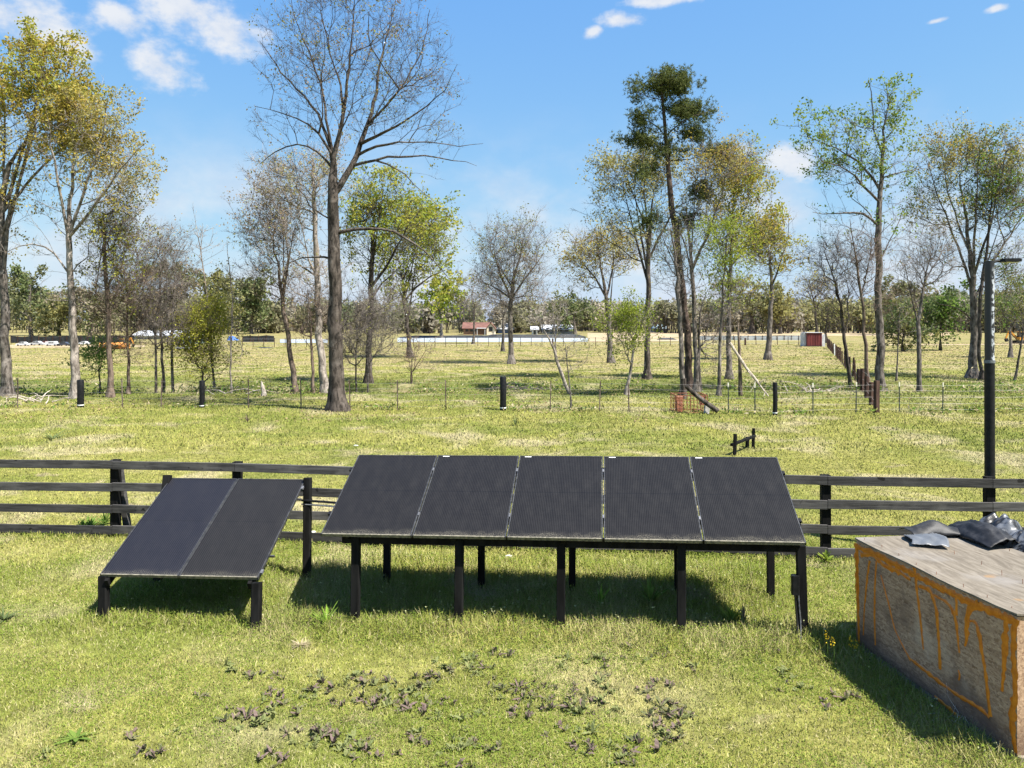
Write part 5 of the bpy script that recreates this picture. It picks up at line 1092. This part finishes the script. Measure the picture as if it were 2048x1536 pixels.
def gable(name, label, px0, px1, ybase, yeave, yridge, Y, wall, roof, depth=6, end=None, end_px=None):
    k = Y / F; x0, x1 = (px0 - 1024) * k, (px1 - 1024) * k; he = H - (yeave - HY) * k; hr = H - (yridge - HY) * k; r_ = thing(name, label, "house", ((x0 + x1) / 2, Y, 0))
    MB().box((x0, Y, -.3), (x1, Y + depth, he)).build("wall", MATS[wall], r_)
    ym = Y + depth / 2
    rf = MB(); o_ = .4
    rf.add([(x0 - o_, Y - o_, he - .12), (x1 + o_, Y - o_, he - .12), (x1 + o_, ym, hr), (x0 - o_, ym, hr), (x1 + o_, Y + depth + o_, he - .12), (x0 - o_, Y + depth + o_, he - .12),
            (x0 - o_, Y - o_, he + .05), (x1 + o_, Y - o_, he + .05), (x1 + o_, ym, hr + .17), (x0 - o_, ym, hr + .17), (x1 + o_, Y + depth + o_, he + .05), (x0 - o_, Y + depth + o_, he + .05)],
           [(6, 7, 8, 9), (9, 8, 10, 11), (0, 3, 2, 1), (3, 5, 4, 2), (0, 1, 7, 6), (4, 5, 11, 10), (0, 6, 9, 3), (3, 9, 11, 5), (1, 2, 8, 7), (2, 4, 10, 8)]).build("roof", MATS[roof], r_)
    for q in (x0, x1): MB().add([(q, Y, he), (q, Y + depth, he), (q, ym, hr)], [(0, 1, 2)]).build("gable_end", MATS[end or wall], r_)
    return r_, x0, x1, he, hr, k
# red-roofed house: long low roof with a cream cross gable
hs_, x0, x1, he, hr, k = gable("farmhouse", "far house with red-brown roof and cream gable end", 927, 976, 668, 657, 646, 196, "wall_brown", "roof_red", 8)
xg0, xg1 = (974 - 1024) * k, (990 - 1024) * k; Yg = 193.5; hg = H - (657 - HY) * k; hp_ = H - (646 - HY) * k; xm = (xg0 + xg1) / 2
MB().add([(xg0, Yg, -.3), (xg1, Yg, -.3), (xg1, Yg, hg), (xm, Yg, hp_), (xg0, Yg, hg), (xg0, Yg + 9, -.3), (xg1, Yg + 9, -.3), (xg1, Yg + 9, hg), (xm, Yg + 9, hp_), (xg0, Yg + 9, hg)],
         [(0, 1, 2, 3, 4), (1, 6, 7, 2), (0, 4, 9, 5), (5, 9, 8, 7, 6)]).build("gable_wing", MATS["wall_cream"], hs_)
MB().add([(xg0 - .3, Yg - .4, hg - .15), (xm, Yg - .4, hp_ + .12), (xg1 + .3, Yg - .4, hg - .15), (xg0 - .3, Yg + 9.4, hg - .15), (xm, Yg + 9.4, hp_ + .12), (xg1 + .3, Yg + 9.4, hg - .15)], [(0, 1, 4, 3), (1, 2, 5, 4)]).build("wing_roof", MATS["roof_red"], hs_)
for i, xx in enumerate((xm - .45,)): MB().box((xx, Yg - .05, .9), (xx + .9, Yg - .01, 2.0)).build("window", MATS["dark_glass"], hs_)
xa = (955 - 1024) * k; MB().box((xa, 190.5, 1.62), (xg0 - .1, 194.5, 1.74)).build("carport_roof", MATS["paint_white"], hs_)
for q in (xa + .1, xg0 - .4): MB().box((q, 190.6, -.1), (q + .12, 190.72, 1.62)).build("carport_post", MATS["paint_white"], hs_)
for q in (931, 940, 949): MB().box(((q - 1024) * k, 195.94, .8), ((q - 1024) * k + .7, 195.99, 1.75)).build("window", MATS["dark_glass"], hs_)
r_, x0, x1, he, hr, k = gable("farmhouse", "far blue-walled house with pale grey roof beside the red-roofed house", 996, 1026, 668, 658, 648, 214, "wall_blue", "roof_grey", 9)
MB().box((x0 + 1.0, 213.94, .8), (x0 + 1.9, 213.99, 1.8)).build("window", MATS["dark_glass"], r_)
r_, x0, x1, he, hr, k = gable("outbuilding", "long low far building with grey roof, right of the round-crowned tree", 1086, 1146, 668, 659, 651, 212, "wall_grey", "roof_grey", 9)
for q in (1092, 1104, 1117, 1130): MB().box(((q - 1024) * k, 211.94, .6), ((q - 1024) * k + .9, 211.99, 1.6)).build("window", MATS["dark_glass"], r_)
r_, x0, x1, he, hr, k = gable("outbuilding", "tiny white hut between the far houses", 1064, 1075, 668, 659, 654, 200, "paint_white", "roof_grey", 3)
MB().box((x0 + .4, 199.94, 0), (x0 + 1.0, 199.99, 1.6)).build("door", MATS["dark_glass"], r_)
r_, x0, x1, he, hr, k = gable("outbuilding", "pale blue metal barn far off, left of the pine cluster", 1306, 1334, 664, 657, 650, 235, "paint_white", "paint_bluewhite", 9)
MB().box((x0 + 1.2, 234.94, 0), (x0 + 2.6, 234.99, 2.0)).build("door", MATS["wall_grey"], r_)
r_, x0, x1, he, hr, k = gable("outbuilding", "long white-roofed shed behind the multi-stemmed leafless tree at left", 268, 362, 690, 671, 663, 150, "wall_grey", "paint_white", 7)
r_, x0, x1, he, hr, k = gable("outbuilding", "pale green trailer home behind the yellow-green shrub", 352, 388, 694, 674, 671, 120, "paint_bluewhite", "paint_white", 4)
for q in (358, 368, 378): MB().box(((q - 1024) * k, 119.94, .8), ((q - 1024) * k + .5, 119.99, 1.5)).build("window", MATS["dark_glass"], r_)

# black plastic-covered bank and black silt fences
def bank(label, pts, Y, name="plastic_bank", mat="sheet_black", th=2.2):
    k = Y / F; V = []; n = len(pts); r = random.Random(int(pts[0][0]))
    for (px_, yt) in pts:
        x = (px_ - 1024) * k; z = H - (yt - HY) * k + r.uniform(-.05, .05); V += [(x, Y - th / 2, 0), (x, Y - th * .2, z * .92), (x, Y + th * .2, z), (x, Y + th, 0)]
    Fq = [(i * 4 + j, (i + 1) * 4 + j, (i + 1) * 4 + j + 1, i * 4 + j + 1) for i in range(n - 1) for j in range(3)]
    o = MB().add(V, Fq).build(name, MATS[mat], None, True); return tag(o, label, "bank")
bank("long black plastic-covered bank behind the white strip, below the far houses", [(800, 674), (830, 671.5), (880, 671), (930, 670.5), (975, 671), (985, 668.5), (1010, 668), (1060, 669), (1110, 668.5), (1140, 668), (1155, 669), (1172, 673.5)], 162)
bank("low black sheet bank lying in the meadow left of the leaning tree", [(508, 696.5), (520, 694.5), (535, 694.5), (548, 696.5)], 103, th=1.0)
bank("dark grey sheeted heap before the pine cluster's far meadow", [(1312, 680), (1322, 675.5), (1345, 676), (1356, 680)], 146, th=1.5)
def silt(label, px0, px1, yt, yb, mat="sheet_black"):
    a, c = gp(px0, yb), gp(px1, yb); k = a[1] / F; h = (yb - yt) * k; r_ = thing("silt_fence", label, "fence", a); n = max(3, int((px1 - px0) / 14)); rr = random.Random(int(px0))
    tops = [h * rr.uniform(.88, 1.05) for _ in range(n + 1)]
    for i in range(n):
        p_, q_ = a + (c - a) * i / n, a + (c - a) * (i + 1) / n; V = [(p_[0], p_[1], 0), (q_[0], q_[1], 0), (q_[0], q_[1], tops[i + 1]), (p_[0], p_[1], tops[i])]; V += [(x, y + .04, z) for x, y, z in V]
        MB().add(V, [(0, 1, 2, 3), (7, 6, 5, 4), (3, 2, 6, 7), (0, 4, 5, 1), (1, 5, 6, 2), (0, 3, 7, 4)]).build("panel", MATS[mat], r_)
        MB().beam(p_ - [0, .06, 0], p_ + [0, -.06, h * 1.12], .08, .06).build("stake", MATS["rust_wood"], r_)
silt("black sheet fence behind the parked vehicles at far left", 22, 190, 672, 686)
silt("black sheet fence right of the blue tarp, far left of the leaning tree", 486, 548, 671, 684)
silt("second stretch of black sheet fence between the pale trunks at left", 196, 268, 671, 686)
silt("pale sheet fence low in the far meadow right of the pine cluster", 1395, 1612, 671.5, 680, "sheet_white")
o = bank("blue tarpaulin bundle left of the black sheet fence", [(456, 680), (459, 673), (465, 672), (470, 675), (474, 681)], 142, "blue_tarp", "sheet_blue", 1.2); o["category"] = "tarp"

def car(label, px_, yb, body, wpx=24, van=False):
    b = gp(px_, yb); L = wpx * b[1] / F; s = L / 4.4; r_ = thing("parked_car", label, "car", b, "vehicles parked in the far yard")
    prof = [(-2.2, .35), (-2.2, .85), (-1.3, .98), (-.75, 1.48), (.75, 1.50), (1.5, .98), (2.2, .88), (2.2, .35)] if not van else [(-2.2, .35), (-2.2, 1.7), (1.2, 1.75), (1.7, 1.05), (2.2, .95), (2.2, .35)]
    n = len(prof); V = [b + np.array([x * s, -.85 * s, z * s]) for x, z in prof] + [b + np.array([x * s, .85 * s, z * s]) for x, z in prof]
    bd = MB().add(V, [tuple(range(n)), tuple(range(2 * n - 1, n - 1, -1))] + [(i, n + i, n + (i + 1) % n, (i + 1) % n) for i in range(n)]).build("body", MATS[body], r_)
    for (xa, xb) in ((-.95, -.05), (.05, 1.0)): MB().box(b + np.array([xa, -.865, 1.02]) * s, b + np.array([xb * .85, -.852, 1.38]) * s).build("window", MATS["dark_glass"], r_)
    for x in (-1.35, 1.35):
        for y in (-.80, .80): MB().tube([b + np.array([x, y - .1, .33]) * s, b + np.array([x, y + .1, .33]) * s], .33 * s, 10).build("wheel", MATS["rubber"], r_)
car("white car parked leftmost in the far yard", 46, 692, "paint_white"); car("silver pickup-sized car in the far yard beside the golden tree", 74, 691, "galvanised", 26)
car("white van in the far yard left of the pale forked trunk", 105, 692, "paint_white", 24, True); car("dark car half hidden behind the pale forked trunk", 128, 692, "car_dark")
car("white car parked just right of the pale forked trunk", 168, 690, "paint_white", 22); car("red car in the far yard between the two pale trunks", 90, 689, "car_red", 20)
car("white car parked before the pale green trailer home", 366, 699, "paint_white", 26)
# orange culvert pipe and yellow digger
b = gp(207, 699); r0 = 7.2 * b[1] / F
cp = thing("culvert_pipe", "big rust-orange culvert pipe lying in the far meadow", "pipe", b)
an = np.linspace(0, 2 * math.pi, 21)[:-1]; V = []
dirp = nrm(np.array([1.0, .28, 0])); sd = np.array([-dirp[1], dirp[0], 0])
for (l_, r_) in ((0, r0), (3.4, r0), (3.4, r0 * .86), (0, r0 * .86)):
    for a_ in an: V.append(b + dirp * (l_ - .4) + sd * (r_ * math.cos(a_)) + np.array([0, 0, r0 + r_ * math.sin(a_)]))
n = 20; Fq = [(q * n + j, q * n + (j + 1) % n, ((q + 1) % 4) * n + (j + 1) % n, ((q + 1) % 4) * n + j) for q in range(4) for j in range(n)]
MB().add(V, Fq).build("shell", MATS["pipe_orange"], cp, True)
def digger(label, px_, yb, s, flip=1):
    b = gp(px_, yb); r_ = thing("excavator", label, "excavator", b)
    def q(x, y, z): return b + np.array([x * flip, y, z]) * s
    def bxx(lo, hi): 
        a_, c_ = q(*lo), q(*hi); return MB().box(np.minimum(a_, c_), np.maximum(a_, c_))
    for y in (-.9, .6): bxx((-1.4, y, 0), (1.4, y + .35, .65)).build("track", MATS["rubber"], r_)
    bxx((-1.3, -.7, .7), (.7, .7, 1.35)).build("body", MATS["plant_orange"], r_); bxx((-.1, -.7, 1.36), (.8, .1, 2.4)).build("cab", MATS["dark_glass"], r_); bxx((-.15, -.75, 2.41), (.85, .15, 2.5)).build("cab_roof", MATS["plant_orange"], r_)
    MB().beam(q(.6, .3, 1.1), q(2.3, .3, 2.7), .35 * s, .28 * s).build("boom", MATS["plant_orange"], r_); MB().beam(q(2.3, .3, 2.75), q(3.0, .3, 1.1), .28 * s, .22 * s).build("arm", MATS["plant_orange"], r_)
    MB().add([q(2.75, 0, 1.1), q(2.75, .6, 1.1), q(3.2, .6, 1.0), q(3.2, 0, 1.0), q(2.5, 0, .5), q(2.5, .6, .5), q(3.0, .6, .35), q(3.0, 0, .35)], [(0, 1, 2, 3), (4, 7, 6, 5), (0, 4, 5, 1), (1, 5, 6, 2), (2, 6, 7, 3), (3, 7, 4, 0)]).build("bucket", MATS["rubber"], r_)
digger("yellow excavator parked by the far road at the right edge", 2042, 687, .75, -1)
digger("small yellow digger beside the culvert pipe", 243, 697, .5, 1)
brush("heap of brown brush beside the yellow excavator", 2020, 688, 1.6, 14, 9, "bark_brown", 1.8, .8)

# pale litter in the grass
for k, (px_, py_, s, lb) in enumerate(((1018, 1116, .045, "crumpled white scrap in the grass under the long panel rack"), (627, 1067, .035, "white scrap in the grass between the two racks"), (712, 893, .05, "small white scrap in the grass beyond the fence"))):
    rng = np.random.default_rng(k); b = gp(px_, py_); n = 60; d = nrm(rng.normal(size=(n, 3))); P_ = b + d * s * rng.uniform(.5, 1.1, (n, 1)) * [1.3, 1, .6] + [0, 0, s * .4]
    import bmesh
    bm = bmesh.new(); [bm.verts.new(tuple(q)) for q in P_]; bmesh.ops.convex_hull(bm, input=bm.verts); me = bpy.data.meshes.new("paper_scrap"); bm.to_mesh(me); bm.free()
    tag(link("paper_scrap", me, None, MATS["white_band"]), lb, "litter")
# ------------------------------------------------------------------ grass and weeds
def shade_h(x, y):
    """how tall the sward stands: higher where the mower cannot reach"""
    def rect(o, u, w, l, m_=.15):
        v = np.array([-u[1], u[0]]); px_ = (x - o[0]) * u[0] + (y - o[1]) * u[1]; py_ = (x - o[0]) * v[0] + (y - o[1]) * v[1]
        return 1 / (1 + np.exp(-(np.minimum(np.minimum(px_, w - px_), np.minimum(py_, l - py_)) + m_) * 9))
    h = np.full_like(x, .033)
    u1 = nrm(ux[:2]); h += .12 * rect(FL[:2] + np.array([-.5, -.05]), u1, WD + .4, 2.6); u2 = nrm(ux2[:2]); h += .075 * rect(FL2[:2] + np.array([-.2, -.1]), u2, WD2 + .5, 2.3)
    fx = np.array([q[0] for q in P0]); fy = np.array([q[1] for q in P0]); h += .05 * np.exp(-((y - np.interp(x, fx, fy) - .1) / .3) ** 2)
    db = np.abs((x - KB[0]) * e2[0] + (y - KB[1]) * e2[1] + .25); al = (x - KB[0]) * e1[0] + (y - KB[1]) * e1[1]
    h += .12 * np.exp(-(db / .30) ** 2) * (al > -.6) * (al < LB + .5)
    h *= .75 + .5 * (np.sin(x * 2.1 + 1.3 * np.sin(y * 1.7)) * np.sin(y * 2.6 + x * .9) * .5 + .5)
    return h
def inbox(x, y):
    a = (x - KB[0]) * e2[0] + (y - KB[1]) * e2[1]; b = (x - KB[0]) * e1[0] + (y - KB[1]) * e1[1]; return (a > -.02) & (a < WB) & (b > -.04) & (b < LB + .03)
def scatter(y0, y1, dens, rng, margin=1.6):
    w1 = .66 * y1 + margin; n = int(dens * 2 * w1 * (y1 - y0)); x = rng.uniform(-w1, w1, n); y = rng.uniform(y0, y1, n); k = (np.abs(x) < .66 * y + margin) & ~inbox(x, y); return x[k], y[k]
def grass():
    rng = np.random.default_rng(5); V = []
    for (y0, y1, dens, hs_, ws, lean) in ((5.2, 8.2, 4200, 1.0, .0045, 1.25), (8.2, 11.5, 3000, 1.0, .0055, 1.25), (11.5, 15, 1300, 1.1, .008, .9), (15, 22, 520, 1.15, .010, .9), (22, 34, 190, 1.2, .016, .8), (34, 52, 60, 1.4, .028, .8), (52, 78, 18, 1.4, .05, .8), (78, 125, 5, 1.4, .09, .8)):
        x, y = scatter(y0, y1, dens, rng, 1.6 if y0 < 20 else 3); n = len(x); z = gz(x, y); h = shade_h(x, y) * hs_ * rng.uniform(.45, 1.35, n); a = rng.uniform(0, 6.283, n); a2 = rng.uniform(0, 6.283, n)
        if y0 > 20: h = .060 * rng.uniform(.5, 1.5, n)
        w = ws * rng.uniform(.6, 1.4, n); ld = h * lean * np.abs(rng.normal(0, .8, n)).clip(0, 1.8)
        hz = h * np.sqrt(np.clip(1 - .25 * (ld / h) ** 2, .15, 1))
        b = np.stack([x, y, z], 1); s = np.stack([np.cos(a) * w, np.sin(a) * w, np.zeros(n)], 1); tip = b + np.stack([np.cos(a2) * ld, np.sin(a2) * ld, hz], 1)
        V.append(np.stack([b - s, b + s, tip], 1).reshape(-1, 3))
    V = np.concatenate(V); o = mesh_np("grass", V, np.arange(len(V)).reshape(-1, 3), MATS["grass_blade"]); tag(o, "short patchy spring grass, green and straw", "grass", kind="stuff")
    # low clover and chickweed leaves through the sward
    V = []
    for (y0, y1, dens, s0) in ((5.2, 9, 3600, .0105), (9, 13.5, 1900, .0135)):
        x, y = scatter(y0, y1, dens, rng); n0 = np.sin(x * 1.3 + 2 * np.sin(y * .8)) * np.sin(y * 1.6 - x * .5) + .35 * np.sin(x * 5 + y * 4); hh = shade_h(x, y); k = (n0 + (hh - .05) * 14 + rng.normal(0, .3, len(x))) > -.25; x, y, hh = x[k], y[k], hh[k]
        c = np.stack([x, y, gz(x, y) + hh * rng.uniform(.35, .95, len(x))], 1); V.append(leaves(c, s0, rng, 1.6, .75)[0].reshape(-1, 4, 3)[:, :3].reshape(-1, 3))
    V = np.concatenate(V); o = mesh_np("clover", V, np.arange(len(V)).reshape(-1, 3), MATS["clover_leaf"]); tag(o, "low clover leaves growing through the grass", "clover", kind="stuff")
    # pale seed heads and little flowers where the sward is tall
    x, y = scatter(5.4, 13.2, 34, rng); hh = shade_h(x, y); k = rng.uniform(size=len(x)) < np.clip((hh - .07) * 9, 0, .8); x, y, hh = x[k], y[k], hh[k]; c = np.stack([x, y, gz(x, y) + hh * rng.uniform(.9, 1.35, len(x))], 1)
    v1, f1 = leaves(np.repeat(c, 3, 0) + rng.normal(0, .006, (len(c) * 3, 3)), .008, rng, .5, .9); o = mesh_np("clover_flowers", v1, f1, MATS["flower_pale"]); tag(o, "tiny pale flower heads above the taller grass by racks and fence", "flowers", kind="stuff")
grass()

def strap_plant(n, L, w, rng, up=(.5, 1.3), bend=.5, wave=0.0):
    V = []; Fq = []
    for i in range(n):
        a = rng.uniform(0, 6.283); el = rng.uniform(*up); l = L * rng.uniform(.6, 1.15); ww = w * rng.uniform(.7, 1.2); d = np.array([math.cos(a), math.sin(a)]); s = np.array([-d[1], d[0]]); b = len(V); st = 5; tw = rng.uniform(-.6, .6)
        for j in range(st + 1):
            u = j / st; r_ = l * u * math.cos(el) * (1 + .2 * u); z = l * (u * math.sin(el) - bend * u * u * .5); wd = ww * (math.sin(math.pi * min(1, .12 + u * .88)) ** .7) * (1 if j < st else .15)
            c = d * r_; zt = wd * .5 * tw + wave * math.sin(u * 14 + i); V += [(c[0] - s[0] * wd, c[1] - s[1] * wd, z - zt + .01), (c[0] + s[0] * wd, c[1] + s[1] * wd, z + zt + .01)]
        Fq += [(b + 2 * j, b + 2 * j + 1, b + 2 * j + 3, b + 2 * j + 2) for j in range(st)]
    return V, Fq
# dock rosettes: broad dark leaves flushed purple
prng = np.random.default_rng(21); protos = []
for k in range(14):      # each plant is a loose patch of small leaf tufts
    tu = []
    for q in range(int(prng.integers(2, 6))):
        v_, f_ = strap_plant(int(prng.integers(4, 9)), prng.uniform(.055, .115), prng.uniform(.010, .017), prng, (.35, 1.4), .35, .004)
        me = bpy.data.meshes.new("leaf_tuft"); me.from_pydata(v_, [], f_); me.materials.append(MATS[("weed_leaf", "weed_green", "weed_purple")[k % 3]]); tu.append((me, prng.normal(0, .075), prng.normal(0, .06)))
    protos.append(tu)
DOCK = [(505, 1345), (550, 1350), (635, 1345), (700, 1345), (715, 1352), (742, 1348), (775, 1357), (600, 1387), (618, 1380), (560, 1400), (670, 1400), (525, 1427), (510, 1450), (582, 1457), (635, 1455), (750, 1397), (770, 1402), (810, 1380), (830, 1392), (805, 1412), (860, 1347), (885, 1327), (897, 1342), (945, 1312), (1003, 1305), (925, 1342), (957, 1347), (990, 1370), (1012, 1378),
        (885, 1402), (870, 1432), (915, 1437), (960, 1432), (1040, 1407), (1085, 1412), (715, 1487), (732, 1480), (820, 1477), (842, 1482), (670, 1502), (900, 1502), (940, 1482), (980, 1497), (530, 1517), (625, 1487), (1125, 1317), (1190, 1322), (1215, 1328), (1250, 1317), (1285, 1322), (1335, 1312), (1385, 1342), (1100, 1372), (1185, 1372), (1225, 1388), (1165, 1397),
        (1290, 1382), (1312, 1372), (1060, 1402), (1145, 1427), (1202, 1427), (1310, 1422), (1330, 1428), (1362, 1432), (1382, 1436), (1120, 1457), (1160, 1492), (1207, 1497), (1240, 1522), (1330, 1477), (1352, 1472), (1280, 1502), (1520, 1322), (1562, 1342), (1580, 1382), (1655, 1407), (1030, 1372), (460, 1332), (492, 1350), (255, 1472), (295, 1502), (75, 1512), (350, 1462), (405, 1387), (455, 1412), (482, 1432),
        (690, 1362), (848, 1368), (1075, 1385), (1150, 1375), (1135, 1412), (760, 1372), (655, 1382), (590, 1420), (545, 1380), (930, 1322)]
wr = random.Random(9)
DOCK += [(a_ + wr.uniform(-45, 45), min(1525, b_ + wr.uniform(-22, 26))) for a_, b_ in DOCK[4:76]]
for i, (px_, py_) in enumerate(DOCK):
    r_ = random.Random(i * 31 + 1); b = gp(px_ + r_.uniform(-3, 3), py_ + 3)
    sc = r_.uniform(.55, 1.15); ro = thing("dock_weed", "low dark purple-flushed broadleaf weed in the mown grass before the racks", "weed", b + [0, 0, .002], "dark weeds in the foreground grass")
    for me, ox, oy in protos[(i * 5) % 14]:
        c = link("leaf_tuft", me, ro); c.location = (ox * sc, oy * sc, 0); c.rotation_euler = (0, 0, r_.uniform(0, 6.28)); c.scale = (sc, sc, sc * r_.uniform(.7, 1.05))
def plant(name, label, px_, py_, n, L, w, mat, up, bend, seed, cat="plant"):
    V, Fq = strap_plant(n, L, w, np.random.default_rng(seed), up, bend); me = bpy.data.meshes.new(name); me.from_pydata(V, [], Fq); o = link(name, me, None, MATS[mat]); o.location = tuple(gp(px_, py_)); return tag(o, label, cat)
plant("iris_plant", "bright green spiky-leafed clump by the front left post of the long rack", 652, 1246, 26, .30, .010, "lush_leaf", (.6, 1.5), .25, 1)
plant("grass_tuft", "dry pale straw tuft in the grass between the two racks", 600, 1288, 90, .15, .003, "straw", (.1, .9), .6, 2, "grass tuft")
plant("broadleaf_weed", "dark green flat rosette in the grass near the lower left corner", 152, 1478, 12, .16, .02, "leaf_green", (.1, .7), .4, 3, "weed")
plant("broadleaf_weed", "grey-green weed at the picture's left edge beside the small rack", 8, 1242, 22, .2, .012, "leaf_dark", (.3, 1.2), .5, 4, "weed")
plant("broadleaf_weed", "leafy green weed beneath the middle of the long rack", 1300, 1218, 34, .40, .016, "leaf_green", (.8, 1.5), .3, 5, "weed")
plant("broadleaf_weed", "tall green grass clump under the long rack left of its middle", 1200, 1222, 40, .36, .010, "lush_leaf", (.7, 1.5), .5, 6, "weed")
plant("broadleaf_weed", "upright dark dock stalk right of the long rack's shade", 1487, 1256, 20, .27, .009, "weed_leaf", (1.0, 1.55), .1, 7, "weed")
plant("broadleaf_weed", "bushy green weed just left of the dark dock stalk", 1462, 1252, 40, .26, .014, "clover_leaf", (.5, 1.5), .3, 8, "weed")
plant("spiky_weed", "dark spiky weed in the open pasture near the middle", 1031, 852, 18, .38, .014, "leaf_dark", (.5, 1.5), .2, 9, "weed")
plant("spiky_weed", "dark sprawling weed in the pasture at the left edge", 106, 878, 26, .55, .016, "leaf_dark", (.05, .6), .2, 10, "weed")
plant("spiky_weed", "small dark weed standing in pasture left of the big trunk", 495, 845, 12, .38, .014, "bark_brown", (.8, 1.5), .1, 11, "weed")
for k, (px_, py_, n, L) in enumerate(((180, 1062, 60, .34), (165, 1066, 40, .3), (210, 1050, 40, .3))):
    plant("fence_weed", ("leafy weed clump against the bottom rail left of the braced post", "second leafy weed against the bottom rail, left of the first", "weed clump between bottom rails at the braced post")[k], px_, py_, n, L, .013, "leaf_green", (.4, 1.5), .4, 20 + k, "weed")
plant("fence_weed", "leafy weed against the bottom rail right of the long rack", 1652, 1122, 40, .22, .015, "clover_leaf", (.4, 1.5), .4, 24, "weed")
plant("fence_weed", "bushy weed against the bottom rail seen under the long rack", 1000, 1092, 50, .26, .014, "leaf_green", (.4, 1.5), .4, 25, "weed")
for k, (px_, py_) in enumerate(((1655, 1328), (1668, 1338), (1700, 1330), (1716, 1326))):
    b = gp(px_, py_); rng = np.random.default_rng(50 + k); r_ = thing("yellow_wildflower", ("tall yellow-flowered stem nearest the junction-box post", "second yellow-flowered stem beside the box's shade", "yellow-flowered stem in the box's shade", "yellow-flowered stem closest to the board box corner")[k], "flower", b)
    h_ = rng.uniform(.24, .34); tp2 = b + [rng.normal(0, .02), rng.normal(0, .02), h_]; MB().tube([b, (b + tp2) / 2 + [.01, 0, 0], tp2], [.004, .003, .002], 5).build("stem", MATS["leaf_green"], r_)
    c = tp2 - np.stack([np.zeros(24), np.zeros(24), rng.uniform(0, .11, 24)], 1) + rng.normal(0, .010, (24, 3)); v1, f1 = leaves(c, .008, rng, 0, .8); mesh_np("blossom", v1, f1, MATS["flower_yellow"], r_)
# coarse growth along the pasture fence and in the ditch
def coarse():
    rng = np.random.default_rng(8); C = []
    for (x0, x1, n, sy, h) in ((-24, 24, 2600, .35, .22),):
        px_ = rng.uniform(-150, 2200, n); yb = np.interp(px_, lx, ly); Y = H * F / (yb - HY) + rng.normal(0, sy, n); X = (px_ - 1024) * Y / F; k = (np.sin(X * .8) + np.sin(X * 2.3 + 1) + rng.normal(0, .7, n)) > (.5 - 1.0 * (X > 14)); X, Y = X[k], Y[k]
        C.append(np.stack([X, Y, gz(X, Y) + rng.uniform(.02, h, len(X))], 1))
    n = 26000; X = rng.uniform(-32, 32, n); Y = ditch_y(X) + rng.normal(-.8, 1.5, n); k = (np.sin(X * .45 + 1) + np.sin(X * 1.1) + rng.normal(0, .6, n)) > .0; X, Y = X[k], Y[k]; C.append(np.stack([X, Y, gz(X, Y) + np.abs(rng.normal(0, .26, len(X)))], 1))
    C = np.concatenate(C); v1, f1 = leaves(C, .085, rng, 0, .4); 
    n = 16000; X = rng.uniform(-34, 34, n); Y = rng.uniform(28, 52, n); k = (np.sin(X * .55 + 2) * np.sin(Y * .4 + X * .1) + rng.normal(0, .5, n)) > .1; X, Y = X[k], Y[k]
    lit = leaves(np.stack([X, Y, gz(X, Y) + .05], 1), .05, rng, 2.0, .6); lo_ = mesh_np("leaf_litter", lit[0], lit[1], MATS["leaf_brown"]); tag(lo_, "dead brown leaf litter strewn under the trees", "leaf litter", kind="stuff")
    o = mesh_np("undergrowth", v1, f1, MATS["leaf_olive"]); o.data.materials.append(MATS["leaf_green"]); o.data.materials.append(MATS["straw"])
    o.data.polygons.foreach_set("material_index", rng.choice(3, len(f1), p=[.4, .42, .18]).astype(np.int32)); tag(o, "rough undergrowth along the ditch and wire fence", "undergrowth", kind="stuff")
coarse()
